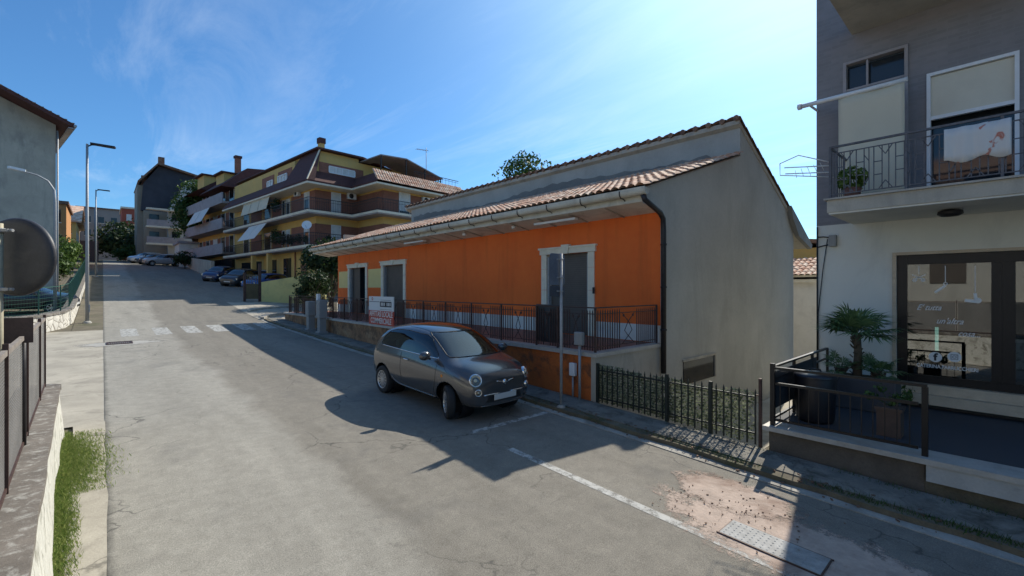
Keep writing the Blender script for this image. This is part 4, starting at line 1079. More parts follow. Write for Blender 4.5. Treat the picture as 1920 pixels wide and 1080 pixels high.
def hang(mb, px, y0, y1):
    a = yz(px, y0); b = yz(px, y1); mb.box(xf-.001, xf+.001, a[0]-.005, a[0]+.005, b[1], a[1])
def scissors(mb):
    hang(mb, 1722, 498, 514); y, z = yz(1722, 520)
    for s in (-1, 1):
        mb.bar((xf, y - s*.09, z + .05), (xf, y + s*.05, z - .03), .014, .002, up=(1, 0, 0)); mb.lathe((xf, y + s*.055, z - .045), (1, 0, 0), [(.03, 0), (.012, 0), (.012, .002), (.03, .002), (.03, 0)], 12)
film('scissors_sticker', scissors)
def comb(mb):
    hang(mb, 1772, 498, 530); y, z = yz(1772, 532); mb.lathe((xf, y, z), (1, 0, 0), [(.028, 0), (.016, 0), (.016, .002), (.028, .002), (.028, 0)], 12)
    mb.bar((xf, y, z - .03), (xf, y + .13, z - .15), .035, .002, up=(1, 0, 0))
film('comb_sticker', comb)
def dryer(mb):
    hang(mb, 1828, 498, 548); y, z = yz(1828, 552); mb.bar((xf, y, z + .02), (xf, y - .01, z - .1), .04, .002, up=(1, 0, 0)); mb.bar((xf, y + .12, z - .10), (xf, y - .05, z - .12), .05, .002, up=(1, 0, 0)); mb.lathe((xf, y-.03, z - .1), (1, 0, 0), [(.045, 0), (.001, .002)], 14)
film('hairdryer_sticker', dryer)
for px, kind in ((1753, 0), (1789, 1)):
    y, z = yz(px, 670)
    mb = MB(); mb.lathe((xf, y, z), (-1, 0, 0), [(.085, 0), (.001, .0)], 28); o = mb.build('social_badge', M['letter'], gl)
    if kind == 0: text('badge_mark', 'f', (xf - .0015, y, z - .004), .17, RX, bk, o, bold=.006, ext=.0005)
    else:
        mb = MB(); r1 = .045; w = .008
        mb.box(xf-.002, xf-.001, y-r1, y+r1, z+r1-w, z+r1); mb.box(xf-.002, xf-.001, y-r1, y+r1, z-r1, z-r1+w); mb.box(xf-.002, xf-.001, y-r1, y-r1+w, z-r1+w, z+r1-w); mb.box(xf-.002, xf-.001, y+r1-w, y+r1, z-r1+w, z+r1-w)
        mb.lathe((xf-.002, y, z), (-1, 0, 0), [(.026, 0), (.018, 0), (.018, .001), (.026, .001), (.026, 0)], 16); mb.lathe((xf-.002, y-.028, z+.028), (-1, 0, 0), [(.006, 0), (.001, 0)], 8)
        mb.build('badge_mark', gy, o)
# things inside the shop
t = thing('lit_tube_lamp', 'pale green lit tube lamp standing inside the shop window', 'lamp', (11.4, .98, -1.95))
mb = MB(); mb.tube([(11.4, .95, -1.15), (11.4, .95, -.72)], .025, 10); mb.build('tube', flat('lit_tube', (.5, .9, .8), .5, emit=(.45, .9, .75), es=1.1), t)
mb = MB(); mb.tube([(11.4, .95, -1.95), (11.4, .95, -1.16)], .012, 8); mb.lathe((11.4, .95, -1.95), (0, 0, 1), [(.001, 0), (.12, 0), (.12, .02), (.001, .02)], 16); mb.build('stand', M['black_iron'], t)
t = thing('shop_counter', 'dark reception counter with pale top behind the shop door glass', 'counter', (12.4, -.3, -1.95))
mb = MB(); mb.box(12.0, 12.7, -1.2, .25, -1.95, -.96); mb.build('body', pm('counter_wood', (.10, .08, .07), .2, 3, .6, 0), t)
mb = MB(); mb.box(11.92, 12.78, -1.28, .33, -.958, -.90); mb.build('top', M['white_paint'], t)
# salon balcony
BY0, BY1 = -6, 2.05; XB = 8.8
mb = MB(); mb.box(XB, XS-.002, BY0, BY1, 1.228, 1.43); mb.build('balcony_slab', M['grey_render_dark'], S)
mb = MB(); mb.box(XB+.02, XS-.002, BY0+.02, BY1-.02, 1.20, 1.227); mb.build('balcony_soffit', M['salon_white'], S)
mb = MB(); mb.box(XB-.04, XS-.002, BY0, BY1+.04, 1.432, 1.46); mb.build('balcony_edge', M['marble'], S)
mb = MB(); mb.box(XB, XS-.002, BY0, BY1, 4.78, 4.96); mb.build('upper_balcony_slab', M['grey_render_dark'], S)
mb = MB()
for y in yr(BY0, BY1-.03, .13): mb.bar((XB+.05, y, 4.98), (XB+.05, y, 5.9), .014)
mb.box(XB+.03, XB+.07, BY0, BY1, 5.9, 5.94); mb.build('upper_balcony_railing', M['black_iron'], S)
R1 = MB()
def gbar(a, b, w=.013): R1.bar(a, b, w)
xr = XB + .05; z0, z1 = 1.53, 2.18
R1.box(xr-.02, xr+.02, BY0, BY1-.02, 2.28, 2.31); R1.box(xr+.021, XS-.003, BY1-.045, BY1-.02, 2.28, 2.31)
R1.box(xr-.01, xr+.01, BY0, BY1-.05, z1, z1+.015); R1.box(xr-.01, xr+.01, BY0, BY1-.05, z0-.015, z0)
p = BY1 - .06; L = .48
while p - L > BY0:
    y = p
    for dy in (0, .06, .16, .24, .32, .42): gbar((xr, y-dy, z0), (xr, y-dy, z1))
    gbar((xr, y-.12, z1), (xr, y-.20, z1-.13)); gbar((xr, y-.28, z1), (xr, y-.20, z1-.13)); gbar((xr, y-.12, z0), (xr, y-.20, z0+.12)); gbar((xr, y-.28, z0), (xr, y-.20, z0+.12))
    for zz in (z0+.22, z0+.42): gbar((xr, y-.06, zz), (xr, y-.16, zz)); gbar((xr, y-.32, zz+.03), (xr, y-.42, zz+.03))
    gbar((xr, y-.42, z0+.1), (xr, y-L, z0+.2)); gbar((xr, y-.42, z1-.1), (xr, y-L, z1-.2))
    p -= L
xx = xr
while xx < XS - .1: gbar((xx, BY1-.033, 1.46), (xx, BY1-.033, 2.28)); xx += .12
for y in (BY1-.033, 1.07, 0.1, -.9, -1.9): R1.box(xr-.016, xr+.016, y-.016, y+.016, 1.46, 2.28)
R1.build('balcony_railing', pm('hazed_grey_iron', (.10, .10, .11), .3, 10, .6, .1), S)  # iron made paler: glare haze is mixed into its colour
def wframe(name, y0, y1, z0_, z1_, xo=.04, w=.05, mt='white_metal'):
    mb = MB(); x = XS - xo; mb.box(x, XS+.1, y0, y0+w, z0_, z1_); mb.box(x, XS+.1, y1-w, y1, z0_, z1_); mb.box(x, XS+.1, y0+w, y1-w, z1_-w, z1_); return mb.build(name, M[mt], S)
w1 = wframe('balcony_window', -.06, 1.0, 1.47, 3.66)
mb = MB(); mb.box(XS+.02, XS+.05, -.01, .95, 2.92, 3.6); mb.build('shutter', pm('cream_shutter', (.62, .58, .47), .06, 2, .7, 0), w1)
mb = MB(); mb.box(XS-.03, XS+.04, -.01, .95, 2.86, 2.918); mb.build('shutter_bar', M['white_metal'], w1)
mb = MB(); mb.box(XS+.2, XS+.24, -.05, .99, 1.47, 3.6); mb.build('pane', M['window_dark'], w1)
w2 = wframe('balcony_window', 1.24, 2.18, 1.47, 4.28, mt='parapet')
mb = MB(); mb.box(XS+.1, XS+.14, 1.29, 2.13, 1.47, 4.2); mb.build('pane', M['window_dark'], w2)
mb = MB(); mb.box(XS-.02, XS+.05, 1.29, 2.13, 3.72, 3.76); mb.box(XS-.02, XS+.05, 1.80, 1.83, 3.76, 4.22); mb.build('transom', M['parapet'], w2)
w3 = wframe('balcony_window', -2.9, -1.5, 1.47, 3.66); mb = MB(); mb.box(XS+.1, XS+.14, -2.85, -1.55, 1.47, 3.6); mb.build('pane', M['shutter_white'], w3)
# drop curtain and its bar
t = thing('balcony_awning', 'cream drop awning with white roller bar over the balcony door', 'awning', (9.95, 1.7, 1.46))
mb = MB(); mb.tube([(9.92, 1.18, 3.47), (9.92, 2.72, 3.47)], .04, 10); mb.lathe((9.92, 2.72, 3.47), (0, 1, 0), [(.055, 0), (.055, .06), (.001, .08)], 10); mb.build('roller_bar', M['white_metal'], t)
mb = MB(); mb.grid(lambda u, w: (9.94 + .012*math.sin(u*9) + .01*math.sin(w*5), u, w), [lerp(1.22, 2.14, k/12) for k in range(13)], [lerp(1.55, 3.46, k/10) for k in range(11)]); o = mb.build('curtain', M['awning_cream'], t)
o.modifiers.new('thickness', 'SOLIDIFY').thickness = .004
mb = MB()
for y in (1.3, 2.6): mb.bar((9.94, y, 3.47), (XS-.003, y, 3.5), .03)
split_build(mb, 'arm', M['white_metal'], t)
# towel, plant, drying rack, lamp, meter, cable
t = thing('patterned_cloth', 'white cloth with red pattern hanging over the balcony railing', 'cloth', (XB, .5, 1.8))
m_, nt, b_ = newmat('red_patterned_cloth'); v = mapping(nt); n_ = noise(nt, v, 3.5, 3, .5, 1.2); nt.links.new(ramp(nt, n_, [(.60, (.62, .61, .58)), (.64, (.45, .13, .08)), (.70, (.62, .61, .58))]), b_.inputs['Base Color']); b_.inputs['Roughness'].default_value = .9
ys_ = [lerp(.02, .66, k/30) for k in range(31)]
mb = MB(); mb.grid(lambda u, w: (xr - .03 - .015*math.sin(u*31) - .01*(2.3-w), u, w if w > 1.8 else w - .03*math.sin(u*17)), ys_, [1.76, 1.86, 2.0, 2.1, 2.23]); o = mb.build('front_fold', m_, t); o.modifiers.new('thickness', 'SOLIDIFY').thickness = .006
t = thing('drying_rack', 'white wire drying rack sticking out past the balcony end', 'drying rack', (9.4, 2.3, 1.9))
mb = MB()
for z_, dx in ((2.05, 0), (1.95, .05)): mb.tube([(9.05+dx, 2.06, z_), (9.05+dx, 2.75, z_+.1)], .01, 6)
mb.tube([(9.0, 2.06, 2.1), (8.95, 2.5, 2.3), (8.98, 2.8, 2.22), (9.15, 2.85, 2.05), (9.3, 2.06, 1.9)], .009, 6)
for k in range(5): mb.tube([(9.02+k*.06, 2.2+k*.11, 2.12), (9.35, 2.2+k*.11, 2.0)], .004, 4)
mb.build('frame', M['white_metal'], t)
t = thing('soffit_lamp', 'round dark lamp under the balcony above the shop window', 'lamp', (9.6, .75, 1.1))
mb = MB(); mb.lathe((9.6, .65, 1.197), (0, 0, -1), [(.04, 0), (.14, .02), (.15, .07), (.1, .10), (.001, .11)], 20); mb.build('housing', M['dark_iron'], t)
t = thing('electric_box', 'small grey electric box with cables on the white wall corner', 'utility box', (XS-.06, 2.42, .85))
mb = MB(); mb.box(XS-.09, XS-.003, 2.28, 2.40, .80, 1.02); mb.build('box', M['grey_plastic'], t, bevel=.01)
mb = MB(); mb.tube([(XS-.03, 2.40, .98), (XS-.03, 2.5, 1.0), (XS-.03, 2.59, 1.0)], .012, 6); mb.tube([(XS-.03, 2.42, .84), (XS-.03, 2.52, .82), (XS-.03, 2.59, .8)], .012, 6); mb.tube([(XS-.03, 2.43, .95), (XS-.03, 2.50, .4), (XS-.03, 2.585, -.5), (XS-.03, 2.59, -2.0)], .008, 6); mb.tube([(XS-.03, 2.60, 1.2), (XS-.03, 2.60, -2.0)], .014, 6); mb.build('cables', M['dark_iron'], t)

def leafy(mb, c, rx, ry, rz, n, size, rnd, up=.3, shell=.55):
    c = Vector(c)
    for _ in range(n):
        while True:
            d = Vector((rnd.gauss(0, 1), rnd.gauss(0, 1), rnd.gauss(0, 1)))
            if d.length > .1: break
        d.normalize(); q = rnd.uniform(shell, 1) ** .6
        p = c + Vector((d.x*rx*q, d.y*ry*q, d.z*rz*q))
        nn = (d + Vector((rnd.uniform(-1, 1), rnd.uniform(-1, 1), rnd.uniform(-.4, 1)))*.8).normalized()
        a = nn.orthogonal().normalized(); a = (Matrix.Rotation(rnd.uniform(0, 6.28), 3, nn) @ a); b = nn.cross(a)
        s = size * rnd.uniform(.6, 1.4)
        mb.add([p - a*s, p + b*s*.5, p + a*s, p - b*s*.5], [(0, 1, 2, 3)])
# potted plants on the balcony
t = thing('balcony_plant', 'bushy pale green plant at the left end of the balcony', 'plant', (9.3, 1.8, 1.46))
rnd = random.Random(4); mb = MB(); leafy(mb, (9.15, 1.78, 1.80), .22, .22, .2, 260, .05, rnd); mb.build('foliage', M['leaf_light'], t)
mb = MB(); mb.lathe((9.15, 1.78, 1.46), (0, 0, 1), [(.001, 0), (.1, 0), (.13, .18), (.12, .18), (.001, .16)], 16); mb.build('pot', M['slab_tile'], t)
# ------------------------------------------------------------------ salon terrace
T2 = thing('salon_terrace', 'low concrete terrace with pale stone edge in front of the hairdresser', 'terrace', (8, 0, -2.7))
mb = MB(); mb.box(7.36, XS-.002, -12, 2.44, -3.75, -2.10); mb.build('base_wall', M['earth'], T2)
mb = MB(); mb.box(7.34, 7.359, .72, 2.42, -2.75, -2.102); mb.build('front_face', pm('stained_brown_face', (.11, .09, .07), .3, 2, .9, .5), T2)
mb = MB(); mb.box(7.28, 7.359, -12, .70, -2.30, -2.102); mb.build('white_step', pm('mottled_white_step', (.42, .41, .38), .15, 3, .9, .3, stain=(.13, .12, .09), stain_amt=.9), T2)
mb = MB(); mb.box(7.345, 7.359, -12, .719, -2.8, -2.302); mb.build('recess_shade', M['earth'], T2)  # dark flush face stands for the shaded recess under the step
mb = MB(); mb.box(7.26, 7.70, -12, 2.50, -2.10, -2.035); mb.build('stone_edge', M['marble'], T2)
mb = MB(); mb.box(7.70, XS-.014, -12, 2.50, -2.10, -2.042); mb.build('floor', M['salon_grey'], T2)
RL2 = thing('steel_railing', 'black steel railing with thin bars round the salon terrace corner', 'railing', (7.4, 2.44, -2.035))
mb = MB(); mb.box(7.36, 7.42, .70, 2.36, -1.20, -1.165); mb.build('top_rail', M['black_iron'], RL2)
mb = MB(); mb.box(7.37, 7.41, .78, 2.36, -1.43, -1.395); mb.box(7.37, 7.41, .78, 2.36, -1.965, -1.93); mb.build('mid_rails', M['black_iron'], RL2)
for y in (.72, 2.40):
    mb = MB(); mb.box(7.362, 7.418, y-.03, y+.03, -2.034, -1.202 if y < 1 else -1.12); mb.build('post', M['black_iron'], RL2)
mb = MB()
for k in range(13): mb.bar((7.39, .86 + k*.12, -1.93), (7.39, .86 + k*.12, -1.43), .010)
mb.build('bars', M['black_iron'], RL2)
mb = MB(); mb.bar((7.42, 2.40, -1.17), (10.4, 2.42, -1.165), .045, .03); mb.bar((7.42, 2.40, -1.36), (10.4, 2.42, -1.355), .03); mb.bar((7.42, 2.40, -1.93), (10.4, 2.42, -1.93), .03); mb.build('side_rails', M['white_metal'] if False else M['black_iron'], RL2)
mb = MB(); mb.box(7.45, 9.6, 2.395, 2.402, -1.80, -1.25); mb.build('side_sheet', M['dark_sheet'], RL2)
mb = MB()
for x in (8.4, 9.4, 10.38): mb.box(x-.02, x+.02, 2.39, 2.43, -2.034, -1.17)
mb.build('post', M['black_iron'], RL2)
# waste bin
t = thing('waste_bin', 'round black waste bin with lid in the terrace corner', 'bin', (8.15, 2.05, -2.04))
mb = MB(); mb.lathe((8.15, 2.05, -2.04), (0, 0, 1), [(.001, 0), (.22, 0), (.25, .05), (.275, .66), (.27, .68)], 28); mb.build('body', pm('black_plastic', (.014, .014, .018), .1, 5, .45, .05), t)
mb = MB(); mb.lathe((8.15, 2.05, -1.36), (0, 0, 1), [(.285, -.01), (.29, .02), (.26, .05), (.12, .075), (.001, .08)], 28); lid = mb.build('lid', pm('black_lid', (.02, .02, .025), .1, 5, .3, 0), t)
mb = MB(); mb.tube([(8.15, 1.97, -1.29), (8.15, 1.99, -1.25), (8.15, 2.11, -1.25), (8.15, 2.13, -1.29)], .015, 6); mb.build('handle', M['black_iron'], lid)
# palm planter
t = thing('palm_planter', 'fan palm in a long dark trough below the white wall', 'potted palm', (9.6, 1.75, -2.04))
mb = MB(); mb.box(9.35, 9.85, 1.25, 2.15, -2.04, -1.52); mb.build('trough', pm('dark_trough', (.055, .055, .06), .15, 3, .6, .1), t, bevel=.02)
mb = MB(); mb.box(9.38, 9.82, 1.28, 2.12, -1.53, -1.505); mb.build('soil', M['earth'], t)
def fan(mb, base, d, L, r, rnd, n=21):
    base = Vector(base); d = Vector(d).normalized(); tip = base + d*L + Vector((0, 0, -.06*L))
    mb.tube([base, base + d*L*.5 + Vector((0, 0, .03*L)), tip], .008, 4)
    side = d.cross(Vector((0, 0, 1))).normalized(); nrm = side.cross(d)
    for k in range(n):
        a = R(lerp(-105, 105, k/(n-1)) + rnd.uniform(-3, 3)); q = d*math.cos(a) + side*math.sin(a) + nrm*.15
        ll = r*rnd.uniform(.8, 1.08)*(1 - .25*abs(a)/R(105)); w = (nrm.cross(q)).normalized()*r*.036
        m1 = tip + q*ll*.5; e = tip + q*ll + Vector((0, 0, -ll*.28))
        mb.add([tip, m1 + w, e, m1 - w], [(0, 1, 2, 3)])
rnd = random.Random(8)
tr = MB(); fo = MB()
for (b0, h, nf, L, r) in (((9.6, 1.80, -1.52), .72, 22, .28, .47), ((9.58, 2.02, -1.5), .10, 10, .18, .24), ((9.62, 1.52, -1.52), .10, 12, .22, .29)):
    b0 = Vector(b0); top = b0 + Vector((0, 0, h)); tr.tube([b0, b0 + Vector((.02, -.01, h*.5)), top], [.07, .06, .05], 10)
    for k in range(40):
        a = rnd.uniform(0, 6.28); z = rnd.uniform(.05, 1)*h; p = b0 + Vector((math.cos(a)*.055, math.sin(a)*.055, z)); tr.bar(p, p + Vector((math.cos(a)*.05, math.sin(a)*.05, .05)), .016)
    for k in range(nf):
        a = 2*math.pi*k/nf*2.4 + rnd.uniform(-.2, .2); el = rnd.uniform(-.15, 1.1)
        fan(fo, top, (math.cos(a)*math.cos(el), math.sin(a)*math.cos(el), math.sin(el)), L*rnd.uniform(.8, 1.2), r, rnd)
tr.build('trunk', M['bark'], t); fo.build('fronds', M['leaf_palm'], t)
rnd = random.Random(14); t = thing('potted_shrub', 'small straggly shrub in a brown square pot behind the terrace bars', 'potted plant', (8.1, 1.2, -2.04))
mb = MB(); mb.prism([(7.98, 1.02, -2.04), (8.24, 1.02, -2.04), (8.24, 1.28, -2.04), (7.98, 1.28, -2.04)], (0, 0, .36)); mb.box(7.96, 8.26, 1.0, 1.3, -1.68, -1.64); mb.build('pot', pm('brown_pot', (.09, .055, .04), .2, 4, .7, .2), t)
mb = MB()
for k in range(9):
    a = rnd.uniform(0, 6.28); p = Vector((8.11, 1.15, -1.64)); e = p + Vector((math.cos(a)*.2, math.sin(a)*.2, rnd.uniform(.1, .25))); mb.tube([p, e], .005, 4); leafy(mb, e, .09, .09, .07, 26, .03, rnd, shell=.1)
mb.build('foliage', M['leaf_mid'], t)
# ------------------------------------------------------------------ picket fence with the leafy screen
def fence_z(y): return -1.56 - .006*(5.6 - y)
P = thing('picket_fence', 'dark green iron picket fence between the two terraces', 'fence', (7.33, 4, prof(4)))
mb = MB(); mb.bar((7.33, 2.62, fence_z(2.62)-.07), (7.33, 5.56, fence_z(5.56)-.07), .03, .022); mb.bar((7.33, 2.62, fence_z(2.6)-.62), (7.33, 5.56, fence_z(5.5)-.62), .03, .022); mb.build('rails', M['green_iron'], P)
y = 2.62; i = 0
mb = MB()
while y < 5.56:
    z = fence_z(y); mb.bar((7.33, y, prof(y)+.10), (7.33, y, z), .02); mb.lathe((7.33, y, z), (0, 0, 1), [(.013, 0), (.001, .05)], 5); y += .118
mb.build('pickets', M['green_iron'], P)
for y in (3.30, 4.07, 5.56):
    mb = MB(); mb.box(7.305, 7.355, y-.025, y+.025, prof(y)+.05, fence_z(y)+.06); mb.build('post', M['green_iron'], P)
mb = MB(); mb.box(7.31, 7.35, 2.53, 2.57, prof(2.5)+.05, -1.36); mb.bar((7.33, 2.57, -1.62), (7.33, 2.62, -1.62), .02); mb.build('post', M['brown_iron'], P)
rnd = random.Random(21); mb = MB()
for k in range(7000):
    y = rnd.uniform(2.66, 5.60); top = fence_z(y) - .05 + .025*math.sin(y*5) + (.05 if y > 4.6 else 0)
    zlo = prof(y) + .12; z = rnd.uniform(zlo, top)
    if y < 2.85 and rnd.random() < .5: continue
    dens = .5 + .5*math.sin(y*3.1 + 1.3*math.sin(z*7)); 
    if y < 3.6 and z < -1.75 and rnd.random() < .62 - .35*dens: continue
    p = Vector((7.385 + rnd.uniform(-.012, .02), y, round(z/.05)*.05 + rnd.uniform(-.012, .012))); nn = Vector((-1, rnd.uniform(-.4, .4), rnd.uniform(.1, .7))).normalized()
    a = nn.orthogonal().normalized(); a = Matrix.Rotation(rnd.uniform(0, 6.28), 3, nn) @ a; b = nn.cross(a); s = rnd.uniform(.018, .032)
    mb.add([p - a*s, p + b*s*.6, p + a*s, p - b*s*.6], [(0, 1, 2, 3)])
o = mb.build('leafy_screen', M['leaf_ivy']); tag(o, 'faded artificial ivy screen tied behind the dark picket fence', 'ivy screen')
# ------------------------------------------------------------------ left foreground
def fx(y): return -.40 - .026*y
t = thing('boundary_wall', 'low wall with lichened cement cap and peeling whitewash beside the road', 'wall', (-.5, 5, -2.4))
ysw = yr(-3, 10.0, .5)
def ox(y): return -.20 - .03*y
mb = MB(); rnd = random.Random(2)
pts = []
for y in ysw:
    j = rnd.uniform(-.02, .02); pts += [(ox(y) + .05 + j*1.5, y, prof(y) - .02), (ox(y) - .004, y, -1.60), (ox(y) - .42, y, -1.60), (ox(y) - .42, y, prof(y))]
mb.add(pts, [(i*4+k, i*4+k+1, (i+1)*4+k+1, (i+1)*4+k) for i in range(len(ysw)-1) for k in range(3)] + [(len(pts)-4, len(pts)-3, len(pts)-2, len(pts)-1)])
mb.build('wall_face', M['whitewash'], t)
mb = MB(); pts = []
for y in ysw:
    j = rnd.uniform(-.008, .008); pts += [(ox(y) + .01 + j, y, -1.598), (ox(y) + .012 + j, y, -1.515), (ox(y) - .46, y, -1.50), (ox(y) - .46, y, -1.598)]
mb.add(pts, [(i*4+k, i*4+k+1, (i+1)*4+k+1, (i+1)*4+k) for i in range(len(ysw)-1) for k in range(3)])
e = [(ox(10) + .022, 10.0), (ox(10) - .06, 10.16), (ox(10) - .25, 10.22), (ox(10) - .46, 10.2)]
mb.add([(x, y, -1.51) for x, y in e] + [(x, y, -1.598) for x, y in e] + [(ox(10) - .46, 10.0, -1.505)], [(0, 1, 5, 4), (1, 2, 6, 5), (2, 3, 7, 6), (0, 8, 3, 2, 1)])
mb.build('wall_cap', M['cap'], t)
M['perf_rail'] = pm('dusty_fence_rail', (.22, .19, .165), .2, 5, .8, .2)
t = thing('perforated_fence', 'rusty brown fence of perforated metal panels on the boundary wall', 'fence', (-.55, 5, -1.5))
py = [-2.0, -.4, 1.3, 3.25, 4.95, 6.75, 8.75, 9.94]
for a, c in zip(py, py[1:]):
    mb = MB(); mb.add([(fx(a), a + .03, -1.46), (fx(c), c - .03, -1.46), (fx(c), c - .03, -.50), (fx(a), a + .03, -.50)], [(0, 1, 2, 3)]); mb.build('panel', M['perf'], t)
    mb = MB(); mb.bar((fx(a), a + .02, -.475), (fx(c), c - .02, -.475), .03, .04); mb.build('top_rail', M['perf_rail'], t); mb = MB(); mb.bar((fx(a), a + .02, -1.475), (fx(c), c - .02, -1.475), .025, .025); mb.build('bottom_rail', M['brown_iron'], t)
for a in py:
    mb = MB(); mb.box(fx(a) - .014, fx(a) + .018, a - .012, a + .012, -1.51, -.41); mb.build('post', M['brown_iron'], t)
# grass on the verge
mb = MB(); rnd = random.Random(12)
for k in range(34000):
    y = rnd.choice((rnd.gauss(8.0, .95), rnd.gauss(6.1, .5), rnd.gauss(4.3, .3), rnd.uniform(3.2, 9.6), rnd.gauss(8.3, .7), rnd.gauss(8.1, .5)))
    if y > 9.7 or y < 2.8: continue
    w = ox(y) - .03; x = w + abs(rnd.gauss(0, .11 if y < 7 else .22))
    if x > .12 + (.24*rnd.random() if 7.3 < y < 8.6 else 0) or (y < 7 and x > w + .26): continue
    h = rnd.uniform(.015, .065) * (1.2 if x < w + .15 else .8); a = rnd.uniform(0, 6.28); lx, ly = math.cos(a)*h*.6, math.sin(a)*h*.6; q = .0028
    z = prof(y) + .005
    mb.add([(x - q, y - q, z), (x + q, y + q, z), (x + lx*.5 + q*.6, y + ly*.5, z + h*.7), (x + lx, y + ly, z + h)], [(0, 1, 2, 3)])
o = mb.build('grass', M['grass']); tag(o, 'green grass and weeds growing along the foot of the whitewashed wall', 'grass', kind='stuff')
mb = MB()
for k in range(5200):
    y = rnd.uniform(-1, 12); x = rnd.gauss(6.52, .045) if rnd.random() < .75 else rnd.gauss(7.2, .05)
    if math.sin(y*2.3) + math.sin(y*5.1 + 1) < rnd.uniform(-1.6, 1.2): continue
    h = rnd.uniform(.02, .08); a = rnd.uniform(0, 6.28); q = .004; z = prof(y) + .08
    mb.add([(x - q, y - q, z), (x + q, y + q, z), (x + math.cos(a)*h*.5, y + math.sin(a)*h*.5, z + h)], [(0, 1, 2)])
o = mb.build('weeds', M['leaf_mid']); tag(o, 'dark weeds growing along the rough kerb of the right pavement', 'weeds', kind='stuff')
mb = MB()
for k in range(420):
    y = rnd.uniform(.5, 12); x = rnd.uniform(6.3, 6.7) if rnd.random() < .7 else rnd.gauss(5.2, .35)
    if x < 6.2: y = rnd.gauss(2.1, .4)
    s = rnd.uniform(.003, .010) if x < 6.2 else rnd.uniform(.005, .018); z = prof(y) + (.085 if x > 6.44 else .02 if x > 6.28 else .012); mb.obox((x, y, z + s*.4), (1, rnd.uniform(-1, 1), 0), (rnd.uniform(-.3, .3), 1, .2), (0, 0, 1), s, s*.7, s*.5)
o = mb.build('gravel', M['grit']); tag(o, 'loose stones and crumbled kerb pieces along the pavement edge', 'gravel', kind='stuff')
# traffic mirror seen from behind
t = thing('traffic_mirror', 'round traffic mirror seen from behind, on a post by the left fence', 'traffic mirror', (-.62, 5.95, -1.5))
mc = Vector((-.572, 5.975, .278)); ax = Vector((-.67, -.742, 0)).normalized()
mb = MB(); mb.lathe(mc, ax, [(.338, -.03), (.348, -.02), (.348, .0), (.335, .018), (.29, .03), (.18, .04), (.001, .045)], 48); mb.build('back_shell', pm('black_mirror_back', (.035, .036, .042), .35, 3, .5, .15, stain=(.09, .085, .075), stain_amt=.5, ss=5), t)
mb = MB(); mb.lathe(mc, ax, [(.34, -.03), (.2, -.05), (.001, -.06)], 48); mb.build('mirror_glass', M['chrome'], t)
mb = MB(); mb.tube([(-.665, 5.89, -1.5), (-.665, 5.89, .56)], .028, 12); mb.build('post', pm('yellowed_post', (.38, .34, .24), .2, 4, .6, .1), t)
for z in (.50, -.01):
    mb = MB(); mb.lathe((-.665, 5.89, z), (0, 0, 1), [(.03, -.018), (.042, -.018), (.042, .018), (.03, .018)], 14); mb.bar((-.66, 5.87, z), (-.60, 5.83, z), .024, .024); mb.tube([(-.60, 5.84, z), (-.575, 5.82, z)], .014, 6); mb.build('bracket', M['galv'], t)
t = thing('brown_sign_box', 'small rusty brown plate on a post below the traffic mirror', 'road sign', (-.56, 6.3, -1.5))
mb = MB(); mb.box(-.76, -.49, 6.28, 6.30, -.52, -.28); mb.build('plate', pm('rusty_brown_plate', (.05, .03, .025), .3, 5, .6, .2), t)
mb = MB(); mb.tube([(-.56, 6.33, -1.5), (-.56, 6.33, -.3)], .022, 8); mb.build('post', M['dark_iron'], t)
# stone wall with green fence at the corner of the side street
t = thing('stone_wall', 'low wall of irregular white stones with rough cap at the side street corner', 'wall', (-1.2, 27, prof(27)))
path = [(-7.5, 23.0), (-4.5, 23.9), (-2.6, 24.9), (-1.75, 26.0), (-1.2, 27.4), (-1.0, 29.2), (-.98, 34), (-.98, 44), (-.98, 58)]
mb = MB(); cp = MB()
for p, q in zip(path, path[1:]):
    p = Vector((p[0], p[1], 0)); q = Vector((q[0], q[1], 0)); d = (q - p).normalized(); nrm = Vector((-d.y, d.x, 0)) * .3
    a = [p, q, q + nrm, p + nrm]
    zs = [prof(v.y) for v in a]; hh = .62
    lo = [Vector((v.x, v.y, z - .1)) for v, z in zip(a, zs)]; hi = [Vector((v.x, v.y, z + hh)) for v, z in zip(a, zs)]
    mb.add(lo + hi, [(0, 1, 5, 4), (1, 2, 6, 5), (2, 3, 7, 6), (3, 0, 4, 7), (4, 5, 6, 7)])
    o_ = nrm.normalized()*.04; b = [a[0] - o_, a[1] - o_, a[2] + o_, a[3] + o_]
    l2 = [Vector((v.x, v.y, z + hh + .003)) for v, z in zip(b, zs)]; h2 = [Vector((v.x, v.y, z + hh + .09)) for v, z in zip(b, zs)]
    cp.add(l2 + h2, [(0, 1, 5, 4), (1, 2, 6, 5), (2, 3, 7, 6), (3, 0, 4, 7), (4, 5, 6, 7), (3, 2, 1, 0)])
mb.build('masonry', M['stone'], t); cp.build('cap', M['cap'], t)
t = thing('green_fence', 'green mesh fence on top of the white stone wall', 'fence', (-1.2, 27, prof(27) + .7))
mb = MB(); ps = MB(); gm = pm('green_plastic_mesh', (.03, .10, .07), .2, 5, .6, .1)
